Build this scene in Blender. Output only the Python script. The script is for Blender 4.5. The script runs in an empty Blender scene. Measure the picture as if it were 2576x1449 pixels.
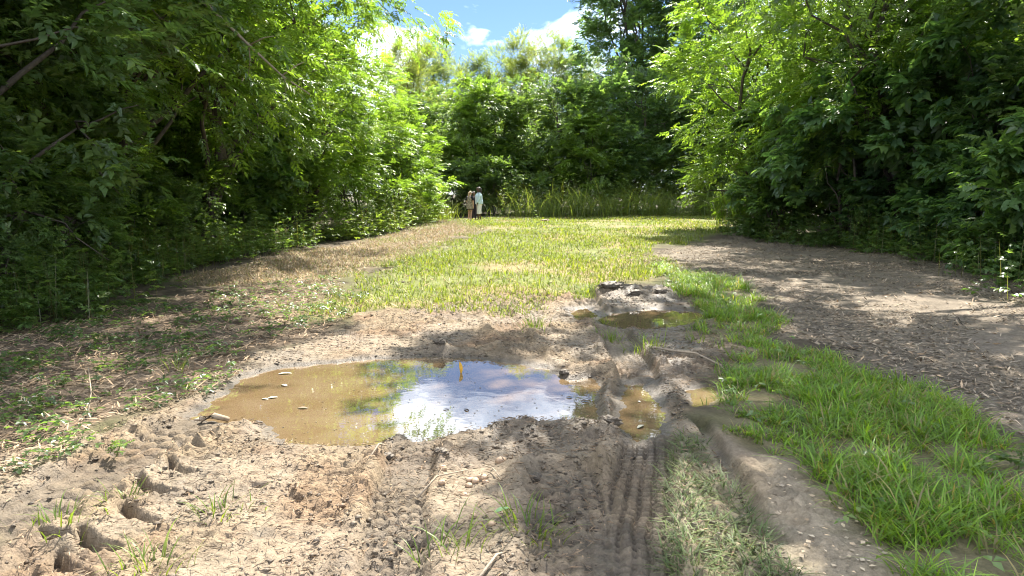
import bpy, math, random
import numpy as np
from mathutils import Vector

R = math.radians
random.seed(4)
rng = np.random.default_rng(11)
S = bpy.context.scene
COL = S.collection

# ------------------------------------------------------------------ camera, sky, sun, exposure
CAM_H, PITCH, FPX, PW, PH = 1.6, 7.55, 1859.0, 2576.0, 1449.0
cam = bpy.data.cameras.new('camera')
cam.sensor_width = 36.0
cam.lens = 26.0
cam.clip_start = 0.05
cam.clip_end = 2000
cam_ob = bpy.data.objects.new('camera', cam)
COL.objects.link(cam_ob)
cam_ob.location = (0, 0, CAM_H)
cam_ob.rotation_euler = (R(90 - PITCH), 0, 0)
S.camera = cam_ob

SUN_AZ, SUN_EL = 19.0, 54.0          # azimuth clockwise from the view direction
W = bpy.data.worlds.new('World')
S.world = W
W.use_nodes = True
nt = W.node_tree
for n in list(nt.nodes):
    nt.nodes.remove(n)


def N(tree, typ, **kw):
    n = tree.nodes.new(typ)
    for k, v in kw.items():
        if k == 'inp':
            for kk, vv in v.items():
                n.inputs[kk].default_value = vv
        else:
            setattr(n, k, v)
    return n


def L(tree, a, b):
    tree.links.new(a, b)


wo = N(nt, 'ShaderNodeOutputWorld')
bg = N(nt, 'ShaderNodeBackground', inp={'Strength': 0.10})
sky = N(nt, 'ShaderNodeTexSky', sky_type='NISHITA', sun_disc=False)
sky.sun_elevation = R(SUN_EL)
sky.sun_rotation = R(SUN_AZ)
sky.air_density = 1.0
sky.dust_density = 0.25
sky.ozone_density = 2.5
tc = N(nt, 'ShaderNodeTexCoord')
sep = N(nt, 'ShaderNodeSeparateXYZ')
L(nt, tc.outputs['Generated'], sep.inputs[0])
zz = N(nt, 'ShaderNodeMath', operation='ADD', inp={1: 0.34})
L(nt, sep.outputs['Z'], zz.inputs[0])
zm = N(nt, 'ShaderNodeMath', operation='MAXIMUM', inp={1: 0.05})
L(nt, zz.outputs[0], zm.inputs[0])
dx = N(nt, 'ShaderNodeMath', operation='DIVIDE')
dy = N(nt, 'ShaderNodeMath', operation='DIVIDE')
L(nt, sep.outputs['X'], dx.inputs[0]); L(nt, zm.outputs[0], dx.inputs[1])
L(nt, sep.outputs['Y'], dy.inputs[0]); L(nt, zm.outputs[0], dy.inputs[1])
cmb = N(nt, 'ShaderNodeCombineXYZ', inp={'Z': 0.3})
L(nt, dx.outputs[0], cmb.inputs['X']); L(nt, dy.outputs[0], cmb.inputs['Y'])
mp = N(nt, 'ShaderNodeMapping', inp={'Location': (7.475, 8.901, 0.0), 'Scale': (2.0, 2.0, 1.0)})
L(nt, cmb.outputs[0], mp.inputs[0])
cn = N(nt, 'ShaderNodeTexNoise', inp={'Scale': 1.5, 'Detail': 9.0, 'Roughness': 0.56, 'Distortion': 0.25})
L(nt, mp.outputs[0], cn.inputs['Vector'])
cr = N(nt, 'ShaderNodeValToRGB')
cr.color_ramp.elements[0].position = 0.455
cr.color_ramp.elements[1].position = 0.63
L(nt, cn.outputs['Fac'], cr.inputs[0])
cn2 = N(nt, 'ShaderNodeTexNoise', inp={'Scale': 3.5, 'Detail': 6.0, 'Roughness': 0.55})
L(nt, mp.outputs[0], cn2.inputs['Vector'])
cr2 = N(nt, 'ShaderNodeValToRGB')
cr2.color_ramp.elements[0].position = 0.36
cr2.color_ramp.elements[0].color = (4.2, 4.8, 5.8, 1)
cr2.color_ramp.elements[1].position = 0.70
cr2.color_ramp.elements[1].color = (11.6, 11.9, 12.3, 1)
L(nt, cn2.outputs['Fac'], cr2.inputs[0])
mixw = N(nt, 'ShaderNodeMix', data_type='RGBA')
L(nt, cr.outputs[0], mixw.inputs['Factor'])
skm = N(nt, 'ShaderNodeMix', data_type='RGBA', blend_type='MULTIPLY', inp={'Factor': 1.0})
L(nt, sky.outputs[0], skm.inputs['A'])
skm.inputs['B'].default_value = (0.178, 0.209, 0.272, 1)
L(nt, skm.outputs['Result'], mixw.inputs['A'])
L(nt, cr2.outputs[0], mixw.inputs['B'])
L(nt, mixw.outputs['Result'], bg.inputs['Color'])
L(nt, bg.outputs[0], wo.inputs[0])

sl = bpy.data.lights.new('sun', 'SUN')
sl.energy = 2.6
sl.angle = R(0.53)
sl.color = (1.0, 0.95, 0.86)
so = bpy.data.objects.new('sun', sl)
COL.objects.link(so)
sdir = Vector((math.sin(R(SUN_AZ)) * math.cos(R(SUN_EL)), math.cos(R(SUN_AZ)) * math.cos(R(SUN_EL)), math.sin(R(SUN_EL))))
so.rotation_euler = sdir.to_track_quat('Z', 'Y').to_euler()
so.location = (0, 0, 40)

S.render.engine = 'CYCLES'
S.view_settings.view_transform = 'Standard'
S.view_settings.look = 'None'
S.view_settings.exposure = 2.75
S.view_settings.gamma = 1.0
S.view_settings.use_curve_mapping = False
S.cycles.filter_width = 1.1
S.cycles.max_bounces = 10
S.cycles.diffuse_bounces = 6
S.cycles.transmission_bounces = 6
S.cycles.glossy_bounces = 3
S.cycles.sample_clamp_indirect = 6.0


# ------------------------------------------------------------------ helpers
def gp(px, py, z=0.0):
    """a point of the ground seen at (px, py) of the 2576 x 1449 survey frame"""
    u = (px - PW / 2) / FPX
    v = (PH / 2 - py) / FPX
    c, s = math.cos(R(PITCH)), math.sin(R(PITCH))
    d = (u, c + v * s, -s + v * c)
    t = (z - CAM_H) / d[2]
    return (d[0] * t, d[1] * t)


def poly(pts):
    return np.array([gp(*p) for p in pts])


def hsh(ix, iy, seed):
    h = (ix.astype(np.int64) * 374761393 + iy.astype(np.int64) * 668265263 + seed * 974634777) & 0xFFFFFFFF
    h = ((h ^ (h >> 13)) * 1274126177) & 0xFFFFFFFF
    h = (h ^ (h >> 16)) & 0xFFFFFFFF
    return h.astype(np.float64) / 4294967295.0


def vn(x, y, seed=0):
    ix, iy = np.floor(x), np.floor(y)
    fx, fy = x - ix, y - iy
    fx = fx * fx * fx * (fx * (fx * 6 - 15) + 10)
    fy = fy * fy * fy * (fy * (fy * 6 - 15) + 10)
    a, b = hsh(ix, iy, seed), hsh(ix + 1, iy, seed)
    c, d = hsh(ix, iy + 1, seed), hsh(ix + 1, iy + 1, seed)
    return (a + (b - a) * fx) * (1 - fy) + (c + (d - c) * fx) * fy


def fbm(x, y, oct=4, seed=0, gain=0.5):
    s, a, t = 0.0, 1.0, 0.0
    for i in range(oct):
        s = s + a * vn(x, y, seed + i * 17)
        t += a
        a *= gain
        x, y = x * 2.03 + 11.3, y * 2.03 - 7.7
    return s / t


def ss(a, b, x):
    t = np.clip((x - a) / (b - a), 0, 1)
    return t * t * (3 - 2 * t)


def sdf(x, y, P):
    """signed distance to polygon P, negative inside"""
    d = np.full(x.shape, 1e9)
    ins = np.zeros(x.shape, bool)
    n = len(P)
    for i in range(n):
        ax, ay = P[i]
        bx, by = P[(i + 1) % n]
        ex, ey = bx - ax, by - ay
        wx, wy = x - ax, y - ay
        t = np.clip((wx * ex + wy * ey) / (ex * ex + ey * ey + 1e-12), 0, 1)
        d = np.minimum(d, (wx - ex * t) ** 2 + (wy - ey * t) ** 2)
        if ay != by:
            c = ((ay > y) != (by > y)) & (x < (bx - ax) * (y - ay) / (by - ay) + ax)
            ins ^= c
    d = np.sqrt(d)
    return np.where(ins, -d, d)


def sdf_far(x, y, P, margin=1.5):
    """the same, cheap away from the polygon"""
    lo, hi = P.min(0) - margin, P.max(0) + margin
    out = np.full(x.shape, margin)
    m = (x > lo[0]) & (x < hi[0]) & (y > lo[1]) & (y < hi[1])
    if m.any():
        out[m] = np.minimum(sdf(x[m], y[m], P), margin)
    return out


def line_coords(x, y, P):
    """lateral distance (signed) and distance along for polyline P"""
    best = np.full(x.shape, 1e9)
    lat = np.full(x.shape, 1e3)
    along = np.zeros(x.shape)
    acc = 0.0
    for i in range(len(P) - 1):
        ax, ay = P[i]
        bx, by = P[i + 1]
        ex, ey = bx - ax, by - ay
        ln = math.hypot(ex, ey)
        wx, wy = x - ax, y - ay
        t = np.clip((wx * ex + wy * ey) / (ln * ln), 0, 1)
        dd = (wx - ex * t) ** 2 + (wy - ey * t) ** 2
        m = dd < best
        sg = np.sign(ex * wy - ey * wx)
        best = np.where(m, dd, best)
        lat = np.where(m, sg * np.sqrt(dd), lat)
        along = np.where(m, acc + t * ln, along)
        acc += ln
    return lat, along


def mesh_np(name, V, T, mat=None, col=None, smooth=False):
    """mesh from numpy verts (n,3) and faces (m,3) or (m,4), with a per-vertex albedo"""
    me = bpy.data.meshes.new(name)
    V = np.ascontiguousarray(V, np.float32)
    T = np.ascontiguousarray(T, np.int32)
    k = T.shape[1]
    me.vertices.add(len(V))
    me.vertices.foreach_set('co', V.ravel())
    me.loops.add(T.size)
    me.loops.foreach_set('vertex_index', T.ravel())
    me.polygons.add(len(T))
    me.polygons.foreach_set('loop_start', np.arange(0, T.size, k, dtype=np.int32))
    if smooth:
        me.polygons.foreach_set('use_smooth', np.ones(len(T), bool))
    if col is not None:
        a = me.attributes.new('col', 'FLOAT_COLOR', 'POINT')
        c = np.ones((len(V), 4), np.float32)
        c[:, :col.shape[1]] = col
        a.data.foreach_set('color', c.ravel())
    me.update(calc_edges=True)
    if mat:
        me.materials.append(mat)
    return me


def obj(name, me, parent=None, loc=None):
    o = bpy.data.objects.new(name, me)
    COL.objects.link(o)
    if parent:
        o.parent = parent
    if loc is not None:
        o.location = loc
    return o


def tag(o, label=None, cat=None, group=None, kind=None):
    if label: o['label'] = label
    if cat: o['category'] = cat
    if group: o['group'] = group
    if kind: o['kind'] = kind
    return o


def empty(name, loc, rz=0.0, sc=1.0):
    o = bpy.data.objects.new(name, None)
    o.empty_display_size = 0.2
    COL.objects.link(o)
    o.location = loc
    o.rotation_euler = (0, 0, rz)
    o.scale = (sc, sc, sc) if np.isscalar(sc) else sc
    return o


def tube(path, radii, sides=7):
    path = np.array(path, float)
    n = len(path)
    V, T = [], []
    for i in range(n):
        t = path[min(i + 1, n - 1)] - path[max(i - 1, 0)]
        t /= np.linalg.norm(t) + 1e-9
        a = np.array([1.0, 0, 0]) if abs(t[0]) < 0.8 else np.array([0, 1.0, 0])
        u = np.cross(t, a); u /= np.linalg.norm(u)
        w = np.cross(t, u)
        for k in range(sides):
            an = 2 * math.pi * k / sides
            V.append(path[i] + radii[i] * (math.cos(an) * u + math.sin(an) * w))
    for i in range(n - 1):
        for k in range(sides):
            k2 = (k + 1) % sides
            a, b, c, d = i * sides + k, i * sides + k2, (i + 1) * sides + k2, (i + 1) * sides + k
            T += [(a, b, c), (a, c, d)]
    V.append(path[0]); V.append(path[-1])
    for k in range(sides):
        T.append((len(V) - 2, (k + 1) % sides, k))
        T.append((len(V) - 1, (n - 1) * sides + k, (n - 1) * sides + (k + 1) % sides))
    return np.array(V), np.array(T)


def join(parts):
    V, T, o = [], [], 0
    for v, t in parts:
        V.append(v); T.append(t + o); o += len(v)
    return np.concatenate(V), np.concatenate(T)


# ------------------------------------------------------------------ materials
def leaf_material(name, trans=0.45, tcol=(2.6, 2.3, 0.7), rough=0.42, spec=0.5):
    m = bpy.data.materials.new(name)
    m.use_nodes = True
    t = m.node_tree
    t.nodes.clear()
    out = N(t, 'ShaderNodeOutputMaterial')
    at = N(t, 'ShaderNodeAttribute', attribute_name='col')
    oi = N(t, 'ShaderNodeObjectInfo')
    mu = N(t, 'ShaderNodeMix', data_type='RGBA', blend_type='MULTIPLY', inp={'Factor': 1.0})
    L(t, at.outputs['Color'], mu.inputs['A']); L(t, oi.outputs['Color'], mu.inputs['B'])
    p = N(t, 'ShaderNodeBsdfPrincipled', inp={'Roughness': rough, 'Specular IOR Level': spec})
    L(t, mu.outputs['Result'], p.inputs['Base Color'])
    m2 = N(t, 'ShaderNodeMix', data_type='RGBA', blend_type='MULTIPLY', inp={'Factor': 1.0})
    L(t, mu.outputs['Result'], m2.inputs['A'])
    m2.inputs['B'].default_value = (*tcol, 1)
    tr = N(t, 'ShaderNodeBsdfTranslucent')
    L(t, m2.outputs['Result'], tr.inputs['Color'])
    mx = N(t, 'ShaderNodeMixShader', inp={0: trans})
    L(t, p.outputs[0], mx.inputs[1]); L(t, tr.outputs[0], mx.inputs[2])
    L(t, mx.outputs[0], out.inputs[0])
    return m


def plain_material(name, color, rough=0.8, spec=0.3, noise=0.25, scale=20.0, bump=0.0, attr=False):
    m = bpy.data.materials.new(name)
    m.use_nodes = True
    t = m.node_tree
    p = t.nodes['Principled BSDF']
    p.inputs['Roughness'].default_value = rough
    p.inputs['Specular IOR Level'].default_value = spec
    tc = N(t, 'ShaderNodeTexCoord')
    no = N(t, 'ShaderNodeTexNoise', inp={'Scale': scale, 'Detail': 5.0})
    L(t, tc.outputs['Object'], no.inputs['Vector'])
    mr = N(t, 'ShaderNodeMapRange', inp={'To Min': 1 - noise * 1.6, 'To Max': 1 + noise * 1.6})
    L(t, no.outputs['Fac'], mr.inputs[0])
    mu = N(t, 'ShaderNodeMix', data_type='RGBA', blend_type='MULTIPLY', inp={'Factor': 1.0})
    if attr:
        at = N(t, 'ShaderNodeAttribute', attribute_name='col')
        L(t, at.outputs['Color'], mu.inputs['A'])
    else:
        mu.inputs['A'].default_value = (*color, 1)
    L(t, mr.outputs[0], mu.inputs['B'])
    L(t, mu.outputs['Result'], p.inputs['Base Color'])
    if bump:
        b = N(t, 'ShaderNodeBump', inp={'Strength': bump, 'Distance': 0.02})
        L(t, no.outputs['Fac'], b.inputs['Height'])
        L(t, b.outputs[0], p.inputs['Normal'])
    return m


M_LEAF = leaf_material('leaf', 0.52, (2.1, 2.15, .8), .34, .6)
M_GRASS = leaf_material('grass_blade', 0.42, (2.4, 2.2, 0.7), 0.45, 0.4)
M_STRAW = leaf_material('straw', 0.3, (1.5, 1.4, 1.1), .6, .3)
M_BARK = plain_material('bark', (0.085, 0.07, 0.055), 0.9, 0.2, 0.4, 14.0, 0.6)
M_DRY = plain_material('dry_litter', (1, 1, 1), 0.8, 0.25, 0.2, 30.0, attr=True)
M_CLOD = plain_material('mud_clod', (1, 1, 1), 0.62, 0.4, 0.25, 60.0, 0.5, attr=True)
M_STONE = plain_material('pebble', (0.36, 0.25, 0.16), 0.6, 0.4, 0.25, 40.0, 0.2)
M_STICK = plain_material('dead_wood', (0.30, 0.24, 0.17), 0.8, 0.25, 0.35, 30.0, 0.4)

# ground: albedo from the survey masks, wetness in the alpha channel
M_GROUND = bpy.data.materials.new('ground')
M_GROUND.use_nodes = True
t = M_GROUND.node_tree
p = t.nodes['Principled BSDF']
at = N(t, 'ShaderNodeAttribute', attribute_name='col')
tcn = N(t, 'ShaderNodeTexCoord')
n1 = N(t, 'ShaderNodeTexNoise', inp={'Scale': 38.0, 'Detail': 6.0, 'Roughness': 0.65})
n2 = N(t, 'ShaderNodeTexNoise', inp={'Scale': 5.0, 'Detail': 5.0, 'Roughness': 0.6})
L(t, tcn.outputs['Object'], n1.inputs['Vector']); L(t, tcn.outputs['Object'], n2.inputs['Vector'])
a1 = N(t, 'ShaderNodeMapRange', inp={'From Min': 0.3, 'From Max': 0.7, 'To Min': 0.72, 'To Max': 1.25})
a2 = N(t, 'ShaderNodeMapRange', inp={'From Min': 0.3, 'From Max': 0.7, 'To Min': 0.82, 'To Max': 1.15})
L(t, n1.outputs['Fac'], a1.inputs[0]); L(t, n2.outputs['Fac'], a2.inputs[0])
mm = N(t, 'ShaderNodeMath', operation='MULTIPLY')
L(t, a1.outputs[0], mm.inputs[0]); L(t, a2.outputs[0], mm.inputs[1])
mu = N(t, 'ShaderNodeMix', data_type='RGBA', blend_type='MULTIPLY', inp={'Factor': 1.0})
L(t, at.outputs['Color'], mu.inputs['A']); L(t, mm.outputs[0], mu.inputs['B'])
L(t, mu.outputs['Result'], p.inputs['Base Color'])
rr = N(t, 'ShaderNodeMapRange', inp={'To Min': 0.92, 'To Max': 0.42})
L(t, at.outputs['Alpha'], rr.inputs[0]); L(t, rr.outputs[0], p.inputs['Roughness'])
sp = N(t, 'ShaderNodeMapRange', inp={'To Min': 0.2, 'To Max': 0.36})
L(t, at.outputs['Alpha'], sp.inputs[0]); L(t, sp.outputs[0], p.inputs['Specular IOR Level'])
n3 = N(t, 'ShaderNodeTexNoise', inp={'Scale': 70.0, 'Detail': 5.0, 'Roughness': 0.6})
L(t, tcn.outputs['Object'], n3.inputs['Vector'])
bp = N(t, 'ShaderNodeBump', inp={'Strength': 1.0, 'Distance': 0.014})
L(t, n3.outputs['Fac'], bp.inputs['Height'])
L(t, bp.outputs[0], p.inputs['Normal'])

# murky water: silt that scatters light under a mirror-smooth surface
M_WATER = bpy.data.materials.new('muddy_water')
M_WATER.use_nodes = True
t = M_WATER.node_tree
p = t.nodes['Principled BSDF']
tcn = N(t, 'ShaderNodeTexCoord')
n1 = N(t, 'ShaderNodeTexNoise', inp={'Scale': 2.2, 'Detail': 5.0, 'Roughness': 0.6})
L(t, tcn.outputs['Object'], n1.inputs['Vector'])
rp = N(t, 'ShaderNodeValToRGB')
rp.color_ramp.elements[0].position = 0.35
rp.color_ramp.elements[0].color = (0.132, 0.087, 0.043, 1)
rp.color_ramp.elements[1].position = 0.65
rp.color_ramp.elements[1].color = (0.160, 0.112, 0.064, 1)
L(t, n1.outputs['Fac'], rp.inputs[0])
L(t, rp.outputs[0], p.inputs['Base Color'])
p.inputs['Roughness'].default_value = 0.015
p.inputs['IOR'].default_value = 1.8
n2 = N(t, 'ShaderNodeTexNoise', inp={'Scale': 9.0, 'Detail': 2.0})
L(t, tcn.outputs['Object'], n2.inputs['Vector'])
bp = N(t, 'ShaderNodeBump', inp={'Strength': 0.05, 'Distance': 0.01})
L(t, n2.outputs['Fac'], bp.inputs['Height'])
L(t, bp.outputs[0], p.inputs['Normal'])

# ------------------------------------------------------------------ ground plan
P_MAIN = poly([(470, 1046), (560, 985), (605, 945), (700, 917), (830, 905), (950, 895), (1100, 889), (1200, 895), (1300, 905),
               (1385, 922), (1425, 946), (1490, 944), (1515, 962), (1498, 1000), (1508, 1035), (1512, 1066), (1470, 1062),
               (1420, 1050), (1375, 1052), (1340, 1042), (1280, 1052), (1200, 1076), (1100, 1092), (1040, 1100), (1020, 1078),
               (985, 1090), (940, 1110), (850, 1113), (720, 1106), (690, 1080), (660, 1052), (600, 1062), (540, 1050)])
P_RUT = poly([(1568, 955), (1620, 955), (1660, 995), (1678, 1045), (1662, 1085), (1600, 1104), (1568, 1080), (1552, 1040), (1562, 1000)])
P_REAR = poly([(1500, 797), (1560, 777), (1650, 770), (1750, 777), (1785, 790), (1740, 808), (1690, 820), (1600, 826), (1530, 815)])
P_REAR2 = poly([(1425, 772), (1480, 768), (1505, 790), (1455, 802)])
P_SIDE = poly([(1730, 972), (1790, 958), (1815, 985), (1790, 1010), (1745, 1015)])
P_LEFT = poly([(500, 1090), (575, 1075), (560, 1095), (510, 1105)])
POOLS = [P_MAIN, P_RUT, P_REAR, P_REAR2, P_SIDE]

P_MUD = poly([(-100, 1170), (420, 1020), (600, 900), (820, 830), (960, 780), (1100, 765), (1250, 735), (1480, 745), (1560, 725), (1700, 735),
              (1790, 770), (1780, 830), (1880, 890), (1800, 940), (1740, 1060), (1850, 1150), (1980, 1160), (2080, 1280), (2200, 1449), (2400, 1900), (-500, 1900)])
P_LUSH = poly([(1640, 660), (1740, 680), (1890, 720), (1935, 800), (1930, 850), (2060, 880), (2210, 960), (2330, 990), (2420, 1040), (2500, 1090),
               (2700, 1180), (2900, 1500), (2700, 1900), (2300, 1800), (2200, 1430), (2070, 1280), (1980, 1180), (1860, 1150), (1770, 1090), (1735, 1040), (1810, 990),
               (1800, 930), (1880, 905), (1850, 860), (1740, 840), (1780, 795), (1750, 765), (1690, 735)])
P_CRUSH = poly([(1700, 1090), (1860, 1160), (1890, 1260), (1950, 1340), (2050, 1449), (2060, 1800), (1660, 1800), (1660, 1449), (1690, 1300), (1670, 1200)])
P_PATH = poly([(1865, 1150), (2010, 1155), (2105, 1270), (2260, 1440), (2420, 1800), (2050, 1800), (2020, 1449), (1920, 1310)])
P_LITR = poly([(1540, 640), (1700, 622), (1860, 583), (2100, 600), (2400, 640), (2800, 720), (3300, 1100), (4200, 1900), (3000, 1900), (2900, 1500), (2700, 1180), (2420, 1040), (2210, 960),
               (2060, 880), (1940, 840), (1900, 720), (1700, 676)])
P_LAWN = poly([(1130, 552), (1300, 547), (1500, 544), (1860, 538), (1830, 580), (1640, 625), (1690, 690), (1560, 735), (1420, 748), (1300, 800),
               (1150, 790), (950, 790), (830, 800), (890, 700), (1040, 640), (1230, 590)])
P_DRYL = poly([(780, 628), (1000, 588), (1130, 556), (1240, 583), (1050, 645), (900, 690), (620, 730), (430, 705)])
P_WEED = poly([(-100, 830), (250, 790), (500, 730), (850, 700), (900, 770), (820, 850), (620, 900), (570, 960), (430, 1010), (250, 1080),
               (0, 1180), (-350, 1260), (-500, 900)])
TRACK_A = poly([(1580, 1800), (1592, 1449), (1605, 1250), (1625, 1130), (1620, 1030), (1598, 930), (1560, 860), (1510, 790), (1460, 740)])
TRACK_B = poly([(930, 1800), (985, 1449), (1005, 1250), (1040, 1130), (1030, 1050)])
TRACK_C = poly([(1340, 920), (1300, 860), (1270, 810), (1235, 770)])
TRACK_D = poly([(-200, 1420), (60, 1290), (300, 1160), (480, 1075), (620, 1040)])
DITCH = poly([(1760, 1060), (1800, 1120), (1850, 1200), (1890, 1270), (1950, 1350)])
TRACK_E = poly([(1420, 1800), (1440, 1449), (1440, 1300), (1420, 1200)])
HOLES = [  # centre, along-direction target, half length, half width, depth
    ((445, 1180), (500, 1205), .18, .042, .07), ((372, 1225), (440, 1255), .20, .045, .085), ((330, 1290), (400, 1330), .22, .048, .09),
    ((225, 1362), (290, 1400), .20, .055, .09), ((150, 1420), (190, 1460), .18, .05, .085), ((470, 1125), (520, 1140), .14, .04, .05),
    ((150, 1350), (210, 1345), .1, .05, .07), ((1345, 1245), (1385, 1250), .07, .05, .05), ((1060, 1365), (1100, 1370), .08, .045, .05),
    ((650, 1225), (690, 1225), .06, .04, .03), ((1740, 935), (1790, 930), .10, .07, .06)]
MOUNDS = [((1320, 1085), .55, .22, .05), ((1530, 1095), .16, .16, .06), ((1490, 1075), .1, .1, .05), ((1480, 935), .30, .15, .05),
          ((1100, 880), .22, .12, .05), ((1620, 745), .9, .4, .12), ((1530, 740), .25, .25, .10), ((1030, 1095), .12, .10, .05),
          ((820, 1110), .08, .14, .03), ((560, 1075), .25, .08, .03), ((1690, 930), .22, .35, .05), ((1340, 1200), .18, .2, .05),
          ((950, 1190), .12, .3, .04), ((1110, 1170), .3, .1, .03), ((1250, 880), .5, .15, .02)]
WATER_Z = -0.035
P_SLICK = poly([(1060, 1180), (1300, 1060), (1560, 1120), (1600, 1300), (1640, 1500), (1400, 1700), (1330, 1300), (1180, 1240)])
RIDGE = poly([(1540, 935), (1522, 1000), (1532, 1060), (1548, 1112)])


def ground(x, y, colour=False):
    near = (np.abs(x) < 14) & (y > -8) & (y < 60)
    r0 = np.hypot(x - 0.2, y - 6)
    z = (fbm(x * .12, y * .12, 3, 5) - .5) * .5 * ss(6, 25, r0)
    z = z + (fbm(x * .9, y * .9, 3, 9) - .5) * .05
    dmud = sdf_far(x, y, P_MUD) + (fbm(x * 1.5, y * 1.5, 3, 31) - .5) * .7
    mud = ss(.15, -.15, dmud)
    pools = np.full(x.shape, 1.5)
    for P in POOLS:
        pools = np.minimum(pools, sdf_far(x, y, P))
    pn = pools + (fbm(x * 6, y * 6, 3, 41) - .5) * .10 + (fbm(x * 22, y * 22, 2, 43) - .5) * .05
    n12 = fbm(x * 9, y * 9, 4, 51, .6)
    rid = 1 - np.abs(2 * fbm(x * 7, y * 13, 4, 57, .6) - 1)
    smooth = ss(.40, .58, fbm(x * 1.3, y * 1.3, 2, 61))
    smooth = np.maximum(smooth, ss(.3, -.3, sdf_far(x, y, P_SLICK) + (fbm(x * 2, y * 2, 3, 62) - .5) * .9))
    fine = fbm(x * 30, y * 30, 2, 63)
    rough = (1 - .65 * smooth) * mud
    z = z + rough * ((n12 - .5) * .085 + (rid - .75) * .05 + (fine - .5) * .04)
    z = z + mud * (1 - rough) * (fine - .5) * .008
    z = z + ss(.1, -.1, sdf_far(x, y, P_PATH)) * ((fbm(x * 24, y * 24, 3, 65, .6) - .5) * .03 + (n12 - .5) * .03)
    # forest floor and litter unevenness
    z = z + (1 - mud) * (fbm(x * 5, y * 5, 3, 67) - .5) * .05
    # pools pressed into the mud, with a low lip
    prof = np.where(pn < 0, WATER_Z + .35 * pn, WATER_Z + .05 * np.tanh(np.maximum(pn, 0) / .13))
    prof = np.maximum(prof, -.16)
    wgt = ss(.45, .0, pools)
    z = z * (1 - wgt * .85) + wgt * (prof + .012 * ss(0, .1, pn) * (n12 - .5) * 2) + (1 - wgt) * .012 * mud
    for (c, rx, ry, h) in MOUNDS:
        cx, cy = gp(*c)
        q = ((x - cx) / rx) ** 2 + ((y - cy) / ry) ** 2
        z = z + h * np.exp(-q * 1.3) * (.15 + 1.7 * n12) * ss(-.02, .12, pn)
    tread = np.zeros(x.shape)
    groove = np.zeros(x.shape)
    for P, wd, dep, pitch, amp in ((TRACK_A, .175, .05, .062, .032), (TRACK_B, .15, .035, .10, .022), (TRACK_C, .17, .02, .075, .018), (TRACK_D, .24, .035, .13, .032), (TRACK_E, .2, .025, .12, .018), (DITCH, .045, .06, .3, .0)):
        lo, hi = P.min(0) - .6, P.max(0) + .6
        m = (x > lo[0]) & (x < hi[0]) & (y > lo[1]) & (y < hi[1])
        if not m.any():
            continue
        xm, ym = x[m], y[m]
        lat, al = line_coords(xm, ym, P)
        lat = lat + (fbm(xm * 3, ym * 3, 2, 71) - .5) * .03
        a = np.abs(lat)
        inn = ss(wd + .03, wd - .03, a)
        lip = np.exp(-((a - wd - .06) / .05) ** 2)
        dz = -dep * inn + lip * (.035 if wd > .1 else .010) * (fbm(xm * 8, ym * 8, 3, 73) * 2 - .2)
        ribs = ss(.55, .75, np.abs(((lat / wd * 2.5) % 1) - .5) * 2)
        bars = ss(.38, .56, np.abs(((al / pitch + .25 * np.sin(lat * 20)) % 1) - .5) * 2)
        wear = ss(.30, .5, fbm(xm * 2.2, ym * 2.2, 3, 77))
        tr = inn * amp * (bars * .9 - ribs * .8) * (.35 + .65 * wear)
        zz_ = z[m]
        inp_ = ss(.04, .2, pools[m])
        keep = 1 - .95 * inn * (mud[m] > .2) * inp_
        z[m] = zz_ * keep + (1 - keep) * .012 + (dz + tr) * inp_
        tread[m] = np.maximum(tread[m], inn)
        groove[m] = np.maximum(groove[m], inn * inp_ * np.clip(-tr / max(amp, 1e-3) + .15, 0, 1))
    m = (x > .3) & (x < 1.6) & (y > 3.8) & (y < 7.5)
    if m.any():
        lat, al = line_coords(x[m], y[m], RIDGE)
        z[m] += .045 * np.exp(-(lat / .05) ** 2) * (.2 + 1.4 * n12[m])
    hole = np.zeros(x.shape)
    for (c, e, hl, hw, dep) in HOLES:
        cx, cy = gp(*c); ex, ey = gp(*e)
        ln = math.hypot(ex - cx, ey - cy); ux, uy = (ex - cx) / ln, (ey - cy) / ln
        m = (np.abs(x - cx) < .5) & (np.abs(y - cy) < .5)
        if not m.any():
            continue
        a = (x[m] - cx) * ux + (y[m] - cy) * uy
        b = -(x[m] - cx) * uy + (y[m] - cy) * ux
        q = np.sqrt((a / hl) ** 2 + ((b - .25 * a * a / hl) / (hw * .78)) ** 2) + (fbm(x[m] * 14, y[m] * 14, 3, 81) - .5) * .45
        hh = ss(1.08, .9, q)
        z[m] += -dep * .9 * hh + .012 * np.exp(-((q - 1.45) / .3) ** 2)
        hole[m] = np.maximum(hole[m], hh)
    if not colour:
        return z
    # ---- albedo
    def C(r, g, b):
        return np.array([r, g, b])[None, :]

    def mixc(c, k, t):
        return c * (1 - t[:, None]) + k * t[:, None]
    big = fbm(x * .6, y * .6, 4, 91)
    mid = fbm(x * 4, y * 4, 4, 93)
    sm = fbm(x * 16, y * 16, 3, 97)
    c = C(.075, .058, .038) * (.7 + .6 * mid)[:, None]                       # forest floor
    c = mixc(c, C(.09, .10, .035) * (.7 + .6 * mid)[:, None], ss(.5, .65, big) * .6)
    e = lambda P, s=.5, sc=1.2, sd=101: sdf_far(x, y, P) + (fbm(x * sc, y * sc, 3, sd) - .5) * s
    litr = ss(.2, -.2, e(P_LITR, .8))
    c = mixc(c, (C(.155, .126, .093) * (.5 + 1.0 * mid)[:, None]) * (.65 + .7 * big)[:, None], litr)
    c = mixc(c, C(.185, .15, .112) * (.8 + .4 * sm)[:, None], litr * ss(.58, .68, big))
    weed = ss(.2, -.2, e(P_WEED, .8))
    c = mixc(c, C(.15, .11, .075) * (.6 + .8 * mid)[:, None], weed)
    dry = ss(.4, -.4, e(P_DRYL, 1.2))
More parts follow.
